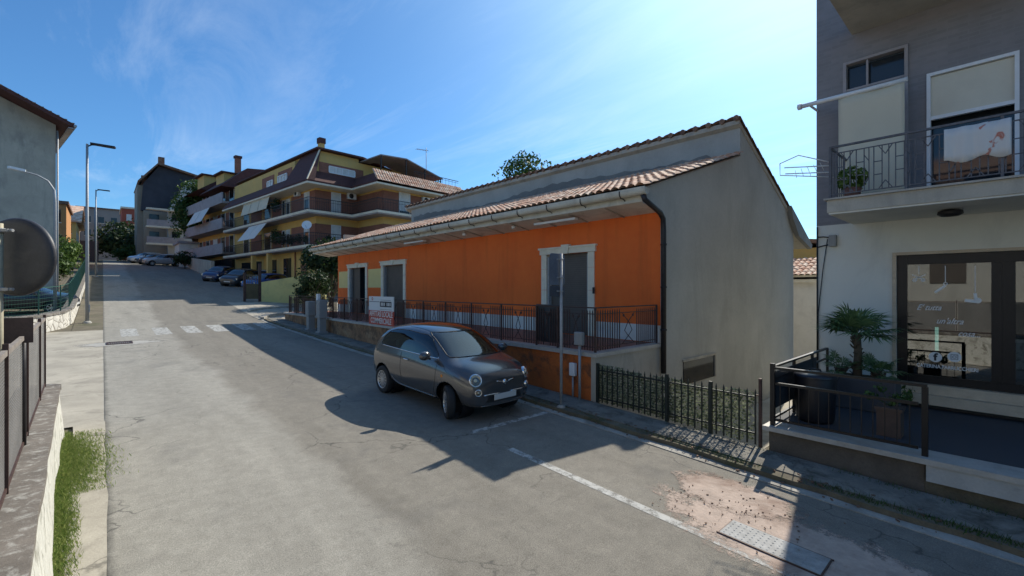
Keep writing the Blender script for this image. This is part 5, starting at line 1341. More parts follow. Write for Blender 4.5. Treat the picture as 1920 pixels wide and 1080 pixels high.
for p, q in zip(path, path[1:]):
    L = math.dist(p, q); n = max(1, int(L/1.0))
    for k in range(n):
        x0, y0 = lerp(p[0], q[0], k/n) - .14, lerp(p[1], q[1], k/n) + .08; x1, y1 = lerp(p[0], q[0], (k+1)/n) - .14, lerp(p[1], q[1], (k+1)/n) + .08
        z0, z1 = prof(y0) + .71, prof(y1) + .71
        ps.bar((x0, y0, z0), (x0, y0, z0 + 1.12), .045)
        if y0 < 36:
            for i in range(1, 12): f = i/12; mb.bar((lerp(x0, x1, f), lerp(y0, y1, f), lerp(z0, z1, f)), (lerp(x0, x1, f), lerp(y0, y1, f), lerp(z0, z1, f) + 1.08), .007)
        for i in range(8): mb.bar((x0, y0, z0 + .05 + i*.145), (x1, y1, z1 + .05 + i*.145), .008 if i < 7 else .025)
split_build(ps, 'post', gm, t); mb.build('mesh_panel', gm, t)

# ------------------------------------------------------------------ street lamps
def lamp(x, y, h, label, head=1, r=.075, group='tall street lamps on the left side of the road'):
    z = prof(y); t = thing('street_lamp', label, 'street lamp', (x, y, z), group=group)
    mb = MB(); mb.tube([(x, y, z - .05), (x, y, z + h*.5), (x, y, z + h)], [r, r*.8, r*.6], 12); mb.build('pole', M['galv'], t)
    if head == 1:
        mb = MB(); mb.tube([(x, y, z + h - .12), (x + .15*1, y - .02, z + h - .02), (x + .3, y - .04, z + h)], .03, 8)
        mb.prism([(x + .1, y - .14, z + h + .0), (x + .95, y - .20, z + h - .02), (x + 1.0, y, z + h - .02), (x + .95, y + .12, z + h - .02), (x + .1, y + .10, z + h)], (0, 0, .07)); mb.build('lamp_head', M['dark_iron'], t)
    mb = MB(); mb.lathe((x, y, z), (0, 0, 1), [(.16, -.02), (.16, .04), (.1, .1), (r, .1)], 16); mb.build('base', M['concrete'], t)
    mb = MB(); mb.box(x + r*.6, x + r + .02, y - .05, y + .05, z + .5, z + .85); mb.build('hatch', M['galv'], t)
    return t
lamp(-.52, 28.6, 8.25, 'tall grey street lamp with flat LED head, nearest on the left pavement')
lamp(-.45, 58, 8.2, 'second tall grey street lamp farther up the left pavement')
lamp(-.9, 96, 8.2, 'small far street lamp, third up the hill')
t = thing('curved_street_lamp', 'old street lamp with curved arm reaching to the left behind the stone wall', 'street lamp', (-1.75, 32, prof(32)))
z = prof(32); x = -1.75; y = 32
mb = MB(); mb.tube([(x, y, z), (x, y, z+5.6), (x-.03, y, z+6.2), (x-.25, y, z+6.62), (x-.6, y, z+6.84), (x-.9, y, z+6.92), (x-1.1, y, z+6.96)], [.08, .06, .05, .045, .04, .035, .03], 10); mb.build('pole', M['galv'], t)
mb = MB(); mb.prism([(x-1.0, y-.1, z+6.93), (x-1.5, y-.14, z+7.0), (x-1.6, y, z+7.01), (x-1.5, y+.14, z+7.0), (x-1.0, y+.1, z+6.93)], (0, 0, .12)); mb.build('lamp_head', M['white_metal'], t)

# ------------------------------------------------------------------ generic far house
def house(label, x0, x1, y0, y1, z0, z1, wall, roof='gable_x', rise=2.0, roofm='tile', wins=(), cat='house', over=.6, name='house', group=None, sidewins=()):
    t = thing(name, label, cat, ((x0+x1)/2, y0, z0), group=group)
    mb = MB(); mb.box(x0, x1, y0, y1, z0 - 2, z1); mb.build('wall', wall, t)
    xm = (x0+x1)/2; ym = (y0+y1)/2
    mb = MB()
    if roof == 'gable_x':      # ridge along y, gable faces the camera
        a, b, c = Vector((x0-over, y0-over, z1-.15)), Vector((xm, y0-over, z1+rise)), Vector((x1+over, y0-over, z1-.15)); d = Vector((0, y1-y0+2*over, 0)); th = Vector((0, 0, .2))
        mb.prism([a, b, b+th, a+th], d); mb.prism([b + Vector((.002, 0, 0)), c, c+th, b+th+Vector((.002, 0, 0))], d)
        g = MB(); g.prism([(x0, y0, z1), (x1, y0, z1), (xm, y0, z1+rise-.1)], (0, .3, 0)); g.build('gable', wall, t)
    elif roof == 'gable_y':
        a, b, c = Vector((x0-over, y0-over, z1-.15)), Vector((x0-over, ym, z1+rise)), Vector((x0-over, y1+over, z1-.15)); d = Vector((x1-x0+2*over, 0, 0)); th = Vector((0, 0, .2))
        mb.prism([a, b, b+th, a+th], d); mb.prism([b + Vector((0, .002, 0)), c, c+th, b+th+Vector((0, .002, 0))], d)
    else: mb.box(x0-.2, x1+.2, y0-.2, y1+.2, z1+.002, z1+.35)
    mb.build('roof', M[roofm], t)
    for (fx0, fz, w, h, m_) in wins:
        mb = MB(); mb.box(fx0, fx0+w, y0-.03, y0-.002, fz, fz+h); wd = mb.build('window', M[m_], t)
        mb = MB(); mb.box(fx0-.08, fx0+w+.08, y0-.10, y0-.031, fz-.1, fz-.002); mb.build('sill', M['white_trim'], wd)
    for (fy, fz, w, h, m_, side) in sidewins:
        xx = x0 if side < 0 else x1
        mb = MB(); mb.box(xx + side*.002, xx + side*.03, fy, fy+w, fz, fz+h); mb.build('window', M[m_], t)
    return t
# grey gabled house on the left edge
zt_ = 10.3
t = thing('grey_house', 'tall grey rendered house with a dark overhanging gable roof at the left edge', 'house', (-8, 40, prof(40)))
RH = Matrix.Translation((-2.15, 40, 0)) @ Matrix.Rotation(R(9), 4, 'Z') @ Matrix.Translation((2.15, -40, 0))
mb = MB(RH); mb.prism([(-2.15, 40, prof(40) - 1), (-2.15, 40, 10.15), (-8.5, 40, 13.0), (-15, 40, 10.1), (-15, 40, prof(40) - 1)], (0, 12, 0)); mb.build('wall', M['grey_render_dark'], t)
mb = MB(RH); 
mb.prism([(-1.5, 38.6, 9.85), (-8.5, 38.6, 13.12), (-8.5, 38.6, 13.35), (-1.5, 38.6, 10.08)], (0, 14, 0)); mb.prism([(-8.502, 38.6, 13.12), (-15.9, 38.6, 9.85), (-15.9, 38.6, 10.08), (-8.502, 38.6, 13.35)], (0, 14, 0)); mb.build('roof', M['mansard'], t)
mb = MB(RH)
for k in range(22): mb.bar((-1.55 - k*.33, 38.55, 10.1 + k*.33*.448), (-1.55 - k*.33, 40, 10.1 + k*.33*.448), .14, .06)
mb.build('verge_tiles', M['tile_dark'], t)
mb = MB(RH); mb.box(-1.75, -1.5, 38.62, 52.5, 9.78, 9.84); mb.build('eave_boards', M['parapet'], t)
mb = MB(RH); mb.tube([(-1.45, 38.5, 9.95), (-1.45, 52, 9.95)], .08, 8); mb.tube([(-2.08, 39.95, 9.8), (-2.08, 39.94, -1)], .05, 8); mb.build('gutter', M['galv'], t)

# ------------------------------------------------------------------ trees
def tree(name, label, x, y, z, h, rx, rz, n, lm, size=.16, seed=1, clumps=9, group=None, cat='tree', trunk=True):
    rnd = random.Random(seed); t = thing(name, label, cat, (x, y, z), group=group)
    mb = MB(); base = Vector((x, y, z)); cc = Vector((x, y, z + h - rz))
    tips = []
    for k in range(clumps):
        a = rnd.uniform(0, 6.28); el = rnd.uniform(-.6, 1.3); q = rnd.uniform(.35, .72)
        tips.append(cc + Vector((math.cos(a)*math.cos(el)*rx*q, math.sin(a)*math.cos(el)*rx*q, math.sin(el)*rz*q)))
    fork = base + Vector((0, 0, max(.3, (h - 2*rz)*.9)))
    mb.tube([base - Vector((0, 0, .2)), lerp_v(base, fork, .5), fork], [rx*.09, rx*.07, rx*.06], 9)
    for p in tips: mb.tube([fork, lerp_v(fork, p, .5) + Vector((rnd.uniform(-.2, .2), rnd.uniform(-.2, .2), .1)), p], [rx*.045, rx*.028, rx*.008], 6)
    mb.build('trunk', M['bark'], t)
    fo = MB()
    for i, p in enumerate(tips):
        s = rnd.uniform(.34, .58); leafy(fo, p, rx*s, rx*s, rz*s*.9, int(n/clumps), size, rnd, shell=.35)
    for k in range(int(n*.12)):
        a = rnd.uniform(0, 6.28); el = rnd.uniform(-.8, 1.5); q = rnd.uniform(.8, 1.12)
        p = cc + Vector((math.cos(a)*math.cos(el)*rx*q, math.sin(a)*math.cos(el)*rx*q, math.sin(el)*rz*q)); leafy(fo, p, size, size, size, 2, size*.8, rnd, shell=.1)
    fo.build('crown', M[lm], t); return t
def lerp_v(a, b, t): return a + (b - a)*t
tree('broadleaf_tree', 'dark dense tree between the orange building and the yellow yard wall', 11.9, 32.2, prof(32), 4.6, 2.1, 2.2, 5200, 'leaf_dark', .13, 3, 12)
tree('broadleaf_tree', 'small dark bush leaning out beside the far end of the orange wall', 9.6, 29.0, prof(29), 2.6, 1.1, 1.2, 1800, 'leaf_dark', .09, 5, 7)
tree('broadleaf_tree', 'tree crown rising behind the roof ridge of the orange building', 21.6, 22.5, -2.5, 11.5, 2.2, 2.4, 4200, 'leaf_mid', .16, 9, 12)
tree('broadleaf_tree', 'small distant tree crown behind the apartment roof', 38.5, 62, 1.5, 15.9, 2.1, 2.0, 1500, 'leaf_mid', .2, 10, 8)
tree('broadleaf_tree', 'tall green tree in front of the dark slate roofed house', 9.9, 79, prof(79), 12.2, 2.9, 4.6, 6500, 'leaf_mid', .24, 13, 13)
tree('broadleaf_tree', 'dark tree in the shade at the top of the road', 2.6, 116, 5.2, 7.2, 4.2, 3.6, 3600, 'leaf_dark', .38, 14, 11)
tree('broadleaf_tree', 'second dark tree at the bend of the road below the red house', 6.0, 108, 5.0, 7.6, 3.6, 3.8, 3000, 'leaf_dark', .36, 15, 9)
tree('hedge', 'low green hedge at the top of the road beside the parked white car', 3.9, 97, prof(97), 2.5, 2.6, 1.4, 2400, 'leaf_mid', .24, 16, 9, cat='hedge')
for i, (x, y, h, r, lm, lab) in enumerate([(-3.2, 46, 3.0, 1.6, 'leaf_mid', 'green garden bush just behind the curved street lamp'), (-2.6, 58, 3.4, 1.5, 'leaf_light', 'light green bush in the left yard in front of the small signs'), (-3.6, 66, 3.6, 1.9, 'leaf_dark', 'dark bush in the left yard below the orange houses')]):
    tree('garden_bush', lab, x, y, prof(y), h, r, h*.45, 2000, lm, .14, 20+i, 8, cat='bush', group='garden bushes in the yard on the left')
tree('round_bush', 'round dark bush beside the silver car in front of the white garage', 8.1, 73.5, prof(73.5), 2.2, 1.3, 1.0, 2200, 'leaf_dark', .14, 31, 9, cat='bush')

# ------------------------------------------------------------------ apartment buildings (local frame: i away from the street, j up the street)
A0 = Vector((13.0, 40.3, 0)); FI = Vector((.9938, .111, 0)); FJ = Vector((-.111, .9938, 0))
FR = Matrix(((FI.x, FJ.x, 0, A0.x), (FI.y, FJ.y, 0, A0.y), (0, 0, 1, 0), (0, 0, 0, 1)))
def F3(i, j, z): return FR @ Vector((i, j, z))
def railing(mb, pts, z0, z1, step=.16):
    for p, q in zip(pts, pts[1:]):
        mb.bar((p[0], p[1], z1), (q[0], q[1], z1), .05, .05); mb.bar((p[0], p[1], z0 + .08), (q[0], q[1], z0 + .08), .03)
        mb.bar((p[0], p[1], (z0+z1)/2 + .25), (q[0], q[1], (z0+z1)/2 + .25), .025)
        L = math.dist(p[:2], q[:2]); n = max(1, int(L/step))
        for k in range(n): f = k/n; mb.bar((lerp(p[0], q[0], f), lerp(p[1], q[1], f), z0), (lerp(p[0], q[0], f), lerp(p[1], q[1], f), z1), .018)
AP = thing('apartment_building', 'yellow and brick apartment block with wraparound balconies and dark red mansard roof', 'building', tuple(F3(0, 0, 0)))
def ap(name, m, fn, bevel=0, parent=None, label=None):
    mb = MB(FR); fn(mb); o = mb.build(name, M[m], parent or AP, bevel=bevel)
    if label: o['label'] = label
    return o
def apx(name, m, fn, parent=None):
    mb = MB(FR); fn(mb); return split_build(mb, name, M[m], parent or AP)
gz = .3; s2, s1, ev = 3.72, 6.72, 9.25
def walls(mb):
    mb.box(1.3, 16, 1.3, 22, -1, ev); mb.box(5.4, 16, -3.0, 1.298, -1, ev)
ap('wall', 'yellow_wall', walls)
OUT = [(0, 22), (0, 0), (4.07, 0), (4.07, -4.2), (14.0, -4.2)]
for z in (s2, s1):
    def slab(mb, z=z):
        mb.box(0, 1.298, 0, 22, z - .30, z); mb.box(1.302, 4.07, 0, 1.298, z - .30, z); mb.box(4.07, 5.398, -4.2, 1.298, z - .30, z); mb.box(5.398, 14.0, -4.2, -3.002, z - .30, z)
    ap('balcony_slab', 'parapet', slab)
    def edge(mb, z=z):
        for p, q in zip(OUT, OUT[1:]): mb.bar((p[0], p[1], z - .1), (q[0], q[1], z - .1), .10, .20)
    ap('slab_edge', 'white_trim', edge)
    def rl(mb, z=z): railing(mb, OUT, z + .02, z + 1.05)
    ap('balcony_railing', 'dark_iron', rl)
# brick panels, windows
def bp(a0, a1, face, z0, z1):
    def fn(mb):
        if face == 'i': mb.box(1.26, 1.299, a0, a1, z0, z1)
        elif face == 'j1': mb.box(a0, a1, 1.26, 1.299, z0, z1)
        elif face == 'i2': mb.box(5.36, 5.399, a0, a1, z0, z1)
        else: mb.box(a0, a1, -3.04, -3.001, z0, z1)
    ap('brick_panel', 'brick_apt', fn)
def win(a0, a1, face, z0, z1, m_='shutter_white', drop=1.0):
    def bx(mb, d0, d1, b0, b1, c0, c1):
        if face == 'i': mb.box(1.3 - d1, 1.3 - d0, b0, b1, c0, c1)
        elif face == 'j1': mb.box(b0, b1, 1.3 - d1, 1.3 - d0, c0, c1)
        elif face == 'i2': mb.box(5.4 - d1, 5.4 - d0, b0, b1, c0, c1)
        else: mb.box(b0, b1, -3.0 - d1, -3.0 - d0, c0, c1)
    zz = lerp(z1, z0, drop)
    o = ap('window', m_, lambda mb: bx(mb, .003, .05, a0, a1, zz, z1))
    if drop < 1: ap('pane', 'window_dark', lambda mb: bx(mb, .003, .03, a0, a1, z0, zz - .002), parent=o)
    def frame(mb):
        bx(mb, .003, .075, a0 - .07, a0 - .002, z0, z1 + .07); bx(mb, .003, .075, a1 + .002, a1 + .07, z0, z1 + .07); bx(mb, .003, .075, a0 - .001, a1 + .001, z1 + .002, z1 + .07)
    ap('frame', 'white_metal', frame, parent=o)
for z in (s2, s1):
    t_ = z + 2.05
    bp(1.2, 2.7, 'j1', z, t_); bp(1.26, 2.5, 'i', z, t_); bp(3.6, 6.4, 'i', z, t_); bp(8.6, 11, 'i', z, t_); bp(14, 17, 'i', z, t_)
    bp(3.6, 5.36, 'j1', z, t_); bp(-3.04, 1.26, 'i2', z, t_); bp(5.36, 7.0, 'j2', z, t_); bp(8.3, 11.8, 'j2', z, t_)
    win(2.75, 3.55, 'j1', z + .05, z + 2.0); win(7.1, 8.2, 'j2', z + .05, z + 2.1, drop=.8 if z == s1 else 1); win(2.6, 3.5, 'i', z + .05, z + 2.0, drop=.3)
    win(6.8, 7.5, 'i', z + .05, z + 1.9, drop=.2); win(7.9, 8.45, 'i', z + .4, z + 1.9, 'window_dark'); win(11.4, 13, 'i', z + .05, z + 2, 'window_dark'); win(17.6, 19.2, 'i', z + .05, z + 2, 'window_dark')
# mansard skirt
def sk(mb, pts, z0, z1, inn):
    for (p, q, n0, n1) in pts:
        a = Vector((p[0], p[1], z0)); b = Vector((q[0], q[1], z0)); c = Vector((q[0] + n1[0]*inn, q[1] + n1[1]*inn, z1)); d = Vector((p[0] + n0[0]*inn, p[1] + n0[1]*inn, z1))
        mb.add([a, b, c, d], [(0, 1, 2, 3)])
        mb.add([a, b, b - Vector((0, 0, .14)), a - Vector((0, 0, .14))], [(0, 1, 2, 3)])
ap('mansard_skirt', 'mansard', lambda mb: sk(mb, [((-.15, 22), (-.15, -.15), (1, 0), (1, 1)), ((-.15, -.15), (3.92, -.15), (1, 1), (1, 1)), ((3.92, -.15), (3.92, -4.35), (1, 1), (1, 1))], ev, ev + 1.05, .85))
mb = MB(FR); tiled(mb, Vector((3.92, -4.35, ev)), Vector((14.2, -4.35, ev)), Vector((3.92, -4.35, ev)), Vector((3.92, -3.55, ev + 1.1)), pitch=.26, row=.4, amp=.06, n=5); mb.build('tile_parapet', M['tile'], AP)
def eave(mb):
    mb.box(-.15, 1.3, -.15, 22, ev - .30, ev - .142); mb.box(1.3, 3.92, -.15, 1.3, ev - .3, ev - .142); mb.box(3.92, 5.4, -4.35, 1.3, ev - .3, ev - .142); mb.box(5.4, 14.2, -4.35, -3.0, ev - .3, ev - .142)
ap('eaves', 'white_trim', eave)
ap('roof_deck', 'mansard', lambda mb: (mb.box(.70, 16, .702, 22, ev + .7, ev + .9), mb.box(4.77, 16, -3.5, .698, ev + .7, ev + .9)))
# attic storey
ap('attic_wall', 'yellow_wall', lambda mb: (mb.box(.85, 12, 4.6, 21, ev + .9, 11.85), mb.prism([(.30, .75, ev+.9), (12, .75, ev+.9), (12, .75, 11.85), (1.22, .75, 11.85)], (0, 3.84, 0))))
apx('attic_brick', 'brick_apt', lambda mb: (mb.box(.81, .849, 5.2, 8.4, ev + .9, 11.4), mb.box(.81, .849, 9.4, 12.5, ev + .9, 11.4), mb.box(1.3, 5.6, .71, .749, ev + .9, 11.2)))
ap('corner_mansard', 'mansard', lambda mb: (mb.add([(-.17, -.17, ev), (-.17, 5.2, ev), (1.25, 4.3, 12.2), (1.25, .60, 12.2), (.50, -.17+.0, ev+.01), (1.40, .60, 12.2), (.9, 5.2, ev+.8), (1.6, 4.4, 12.2)], [(0, 1, 2, 3), (0, 3, 5, 4), (1, 6, 7, 2), (3, 2, 7, 5)])))
ap('attic_trim', 'white_trim', lambda mb: mb.bar((-.18, -.2, ev), (1.28, .56, 12.2), .09, .09))
def awin(a0, a1, j, z0, z1, nsplit):
    def fn(mb):
        mb.box(a0, a1, j - .10, j - .05, z0, z0+.08); mb.box(a0, a1, j - .10, j - .05, z1-.08, z1)
        for k in range(nsplit+1): x = lerp(a0, a1, k/nsplit); mb.box(x-.05, x+.05, j - .105, j - .05, z0+.08, z1-.08)
    o = ap('attic_window', 'white_metal', fn); ap('pane', 'shutter_white', lambda mb: mb.box(a0+.05, a1-.05, j - .048, j - .041, z0+.08, z1-.08), parent=o)
awin(2.2, 4.7, .75, ev + 1.1, 11.0, 4)
def awin2(b0, b1, z0, z1, nsplit):
    def fn(mb):
        mb.box(.72, .80, b0, b1, z0, z0+.08); mb.box(.72, .80, b0, b1, z1-.08, z1)
        for k in range(nsplit+1): x = lerp(b0, b1, k/nsplit); mb.box(.715, .80, x-.05, x+.05, z0+.08, z1-.08)
    o = ap('attic_window', 'white_metal', fn); ap('pane', 'shutter_white', lambda mb: mb.box(.801, .808, b0+.05, b1-.05, z0+.08, z1-.08), parent=o)
awin2(6.2, 8.3, ev + 1.0, 11.0, 3); awin2(9.6, 11.0, ev + 1.0, 10.9, 2)
ap('attic_roof', 'mansard', lambda mb: (mb.prism([(.95, .35, 12.22), (5.4, .35, 12.25), (5.4, .35, 12.40), (.95, .35, 12.36)], (0, 21, 0)), mb.prism([(5.402, .35, 12.25), (12.5, 1.2, 11.2), (12.5, 1.2, 11.35), (5.402, .35, 12.40)], (0, 21, 0))))
ap('attic_roof', 'yellow_wall', lambda mb: mb.box(1.35, 5.2, .85, 21, 11.852, 12.2))
ap('terrace_canopy', 'parapet', lambda mb: mb.prism([(5.4, -2.6, 12.1), (8.2, -2.6, 12.3), (12.6, -2.6, 11.2), (12.6, -2.6, 11.1), (8.2, -2.6, 12.2), (5.4, -2.6, 12.0)], (0, 3.7, 0)))
apx('canopy_post', 'dark_iron', lambda mb: [mb.bar((i, j, ev + .9), (i, j, z), .08) for i, j, z in ((5.5, -2.5, 12.0), (8.2, -2.5, 12.15), (10.4, -2.5, 11.6), (12.4, -2.5, 11.1), (5.5, 1.0, 12.0))])
ap('terrace_railing', 'dark_iron', lambda mb: railing(mb, [(8.5, -3.4), (14, -3.4)], ev + .9, ev + 1.75, .4))
def chim(i, j, z0, z1, w=.45, m='yellow_wall'):
    o = ap('chimney', m, lambda mb: mb.box(i - w/2, i + w/2, j - w/2, j + w/2, z0, z1)); ap('chimney_cap', 'mansard', lambda mb: mb.box(i - w*.65, i + w*.65, j - w*.65, j + w*.65, z1 + .002, z1 + .5), parent=o)
chim(2.4, 2.6, 12.0, 13.4)
t = thing('tv_antenna', 'rooftop TV antenna standing on the terrace canopy of the yellow block', 'antenna', tuple(F3(10.8, -2.2, 11.6)))
mb = MB(FR); mb.tube([(10.8, -2.2, 11.6), (10.8, -2.2, 14.0)], .03, 6); mb.build('mast', M['galv'], t)
mb = MB(FR); mb.bar((9.6, -2.2, 13.6), (11.1, -2.2, 13.75), .03)
for k in range(7): mb.bar((9.65 + k*.2, -2.45, 13.6+k*.02), (9.65 + k*.2, -1.95, 13.62+k*.02), .02)
split_build(mb, 'element', M['galv'], t)
for (i, j, z, f, lab) in ((4.6, 0, 8.35, 'j1', 'white air conditioner on the brick wall by the inner corner, second floor'), (10.0, 0, 8.2, 'j2', 'left one of two air conditioners side by side at the right end'), (11.0, 0, 8.15, 'j2', 'right one of two air conditioners side by side at the right end'), (0, 4.7, 8.6, 'i', 'white air conditioner on the street side above the balcony')):
    t = thing('air_conditioner', lab, 'air conditioner', tuple(F3(i, j, z)), group='air conditioners on the apartment walls')
    mb = MB(FR)
    if f == 'i': mb.box(.93, 1.25, j - .42, j + .42, z, z + .58)
    elif f == 'j1': mb.box(i - .42, i + .42, .93, 1.25, z, z + .58)
    else: mb.box(i - .42, i + .42, -3.36, -3.045, z, z + .58)
    mb.build('casing', M['white_metal'], t, bevel=.03)
    mb = MB(FR)
    c, a = ((.925, j, z+.29), (-1, 0, 0)) if f == 'i' else ((i - .1, .925, z+.29), (0, -1, 0)) if f == 'j1' else ((i - .1, -3.365, z+.29), (0, -1, 0))
    mb.lathe(c, a, [(.23, 0), (.23, .01), (.001, .012)], 18); mb.build('fan_grille', M['dark_sheet'], t)
t = thing('satellite_dish', 'white satellite dish on the lower corner balcony', 'satellite dish', tuple(F3(.2, .2, 4.8)))
mb = MB(FR); mb.lathe((-.05, .1, 5.35), (-.6, -.8, .35), [(.40, .08), (.25, .03), (.001, 0)], 20); mb.build('dish', M['white_metal'], t)
mb = MB(FR); mb.tube([(.1, .2, 4.75), (.05, .2, 5.3)], .02, 6); mb.tube([(-.05, .1, 5.1), (-.4, -.35, 5.25)], .015, 5); mb.build('arm', M['galv'], t)
def awn(label, j0, j1, ztop, out, zb, m_, n=2, grp='awnings let down over the apartment balconies'):
    t = thing('balcony_awning', label, 'awning', tuple(F3(0, j0, zb)), group=grp)
    for k in range(n):
        a, b = lerp(j0, j1, k/n) + .06, lerp(j0, j1, (k+1)/n) - .06
        mb = MB(FR); mb.prism([(.05, a, ztop), (-out, a, zb), (-out - .03, a, zb), (.02, a, ztop + .02)], (0, b - a, 0)); mb.build('panel', M[m_], t)
    mb = MB(FR); mb.tube([(.05, j0, ztop + .04), (.05, j1, ztop + .04)], .05, 6); mb.build('roller', M['white_metal'], t)
awn('white awning in two panels slanting out over the lower balcony', 9.2, 14.0, s1 - .35, 1.05, s2 + 1.1, 'awning', 2)
awn('cream straight awning closing the upper balcony', 8.4, 15.5, ev - .35, .25, s1 + 1.0, 'awning_cream', 3)
def plants(mb):
    rnd = random.Random(77)
    for (i, j, z, r, n) in ((.25, 6.0, s2+.9, .6, 260), (.25, 7.4, s2+1.2, .8, 380), (.3, 4.2, s2+.7, .5, 200), (.3, 7.6, s1+1.3, .7, 330), (.3, 2.6, s2+.7, .45, 180), (1.9, .2, s2+.6, .4, 150), (.3, 1.2, s2+.6, .35, 120)):
        c = F3(i, j, z); leafy(mb, c, r*.7, r, r, n, .10, rnd, shell=.2)
mb = MB(); plants(mb); o = mb.build('balcony_plants', M['leaf_dark']); tag(o, 'dark mass of climbing plants covering the corner of the lower balcony', 'plants', kind='stuff')
# ground floor of the block: garage openings, door
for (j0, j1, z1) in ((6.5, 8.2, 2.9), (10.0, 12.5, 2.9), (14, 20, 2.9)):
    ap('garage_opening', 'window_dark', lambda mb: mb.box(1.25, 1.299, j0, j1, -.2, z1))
ap('door', 'brick_apt', lambda mb: mb.box(1.24, 1.298, 3.2, 4.3, -.2, 2.2)); 
ap('drain_pipe', 'brick_apt', lambda mb: mb.tube([(1.2, 5.4, -.5), (1.2, 5.4, 3.4)], .06, 6)); apx('pillar', 'yellow_wall', lambda mb: [mb.box(.1, .5, j, j + .4, -.5, 3.42) for j in (9.0, 13.2)])

# second block farther up the street
A2 = thing('apartment_building', 'second apartment block up the street with mauve parapets and dark red roof', 'building', tuple(F3(0, 23, 0)))
def a2(name, m, fn, parent=None):
    mb = MB(FR); fn(mb); return mb.build(name, M[m], parent or A2)
a2('wall', 'yellow_wall', lambda mb: mb.box(1.5, 14, 22.3, 39, 0, 12.4))
for z in (4.3, 7.3, 10.3):
    a2('balcony_slab', 'parapet', lambda mb: mb.box(-.1, 1.49, 22.3, 39, z - .25, z))
    a2('parapet', 'parapet', lambda mb: mb.box(-.1, .05, 22.3, 39, z + .002, z + 1.0))
    for k in range(5):
        j = 23.2 + k*3.2
        w_ = a2('window', 'window_dark' if (k + int(z)) % 3 else 'shutter_white', lambda mb: mb.box(1.42, 1.49, j, j + 1.5, z + .1, z + 2.1)); apx('frame', 'white_metal', lambda mb: (mb.box(1.40, 1.49, j - .08, j - .002, z + .1, z + 2.2), mb.box(1.40, 1.49, j + 1.502, j + 1.58, z + .1, z + 2.2)), w_)
    apx('brick_panel', 'brick_apt', lambda mb: [mb.box(1.44, 1.495, 24.9 + k*3.2, 26.2 + k*3.2, z, z + 2.1) for k in range(4)], A2)
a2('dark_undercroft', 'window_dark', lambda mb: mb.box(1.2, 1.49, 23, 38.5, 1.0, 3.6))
a2('roof', 'mansard', lambda mb: (mb.prism([(-.3, 22.2, 12.0), (2.6, 22.2, 14.6), (10, 22.2, 15.4), (14, 22.2, 12.4)], (0, 8.5, 0)), mb.prism([(-.2, 30.8, 12.9), (2.8, 30.8, 15.0), (10, 30.8, 15.6), (14, 30.8, 12.4)], (0, 8.4, 0))))
apx('dormer', 'yellow_wall', lambda mb: (mb.box(.6, 3, 32, 35, 13, 15.0), mb.box(.9, 3, 25, 28, 12.6, 14.2)), A2); apx('dormer_roof', 'mansard', lambda mb: (mb.box(.2, 3.2, 31.6, 35.4, 15.002, 15.15), mb.box(.5, 3.2, 24.6, 28.4, 14.202, 14.35)), A2)
o = a2('chimney', 'brick_apt', lambda mb: mb.box(3.0, 3.6, 27.5, 28.1, 14.4, 17.0)); a2('chimney_cap', 'mansard', lambda mb: mb.box(2.9, 3.7, 27.4, 28.2, 17.002, 17.3), o)
t = thing('balcony_awning', 'pale awning in two panels on the second block balcony', 'awning', tuple(F3(0, 27, 7.3)), group='awnings let down over the apartment balconies')
for a, b in ((27.0, 30.2), (30.4, 33.5)):
    mb = MB(FR); mb.prism([(-.1, a, 10.0), (-1.0, a, 8.2), (-1.03, a, 8.22), (-.12, a, 10.03)], (0, b - a, 0)); mb.build('panel', M['awning'], t)

# retaining wall, white garage, dark slate-roofed house
t = thing('retaining_wall', 'dark low retaining wall in the shade below the second apartment block', 'wall', (8, 66, 1.8))
mb = MB(); mb.prism([(8.7, 58, 1.0), (8.7, 76, 2.6), (8.7, 76, 4.2), (8.7, 58, 2.9)], (.3, 0, 0)); mb.build('face', M['grey_render_dark'], t)
house('low white garage with a flat roof beside the round bush', 8.0, 13.0, 78.5, 84, prof(78), prof(78) + 3.3, M['white_paint'], 'flat', wins=((9.6, prof(78) + .2, 2.6, 2.2, 'shutter_white'),), roofm='parapet', name='garage', cat='garage')
t = thing('slate_roofed_house', 'tall dark house with steep slate roof and pale gable at the top of the road', 'house', (8, 90, 4))
mb = MB(); mb.box(4.7, 14.2, 90, 102, 2, 12.0); mb.box(4.0, 4.698, 91.0, 99, 2, 16.0); mb.build('wall', pm('beige_dark_render', (.30, .26, .20), .15, .6, .9, .2), t)
mb = MB(); mb.prism([(4.4, 90.2, 12.002), (14.4, 90.2, 12.002), (14.6, 90.2, 17.4), (6.6, 90.2, 19.2), (4.7, 90.2, 16.2)], (0, 11.5, 0)); mb.build('slate_roof', pm('dark_slate', (.045, .045, .055), .2, 1, .8, .3), t)
mb = MB(); mb.prism([(4.2, 89.4, 16.3), (6.5, 89.4, 19.3), (15.0, 89.4, 17.4), (15.0, 89.4, 17.65), (6.5, 89.4, 19.6), (4.0, 89.4, 16.4)], (0, 12.5, 0)); mb.build('roof_edge', M['tile_dark'], t)
mb = MB(); mb.prism([(7.6, 88.6, 5), (14.0, 88.6, 5), (14.0, 88.6, 14.0), (11.8, 88.6, 17.0), (10.2, 88.6, 17.2), (7.6, 88.6, 12.3)], (0, 1.39, 0)); mb.build('pale_gable', pm('pale_gable_render', (.42, .42, .41), .1, .8, .9, .2), t)
mb = MB()
for z in (6.6, 9.2, 11.9): mb.box(4.9, 9.6, 87.3, 88.598, z, z + .25)
split_build(mb, 'balcony', M['white_trim'], t)
mb = MB()
for z in (6.85, 9.45): mb.box(4.95, 9.5, 87.32, 87.42, z + .002, z + .95)
split_build(mb, 'balcony_parapet', M['parapet'], t)
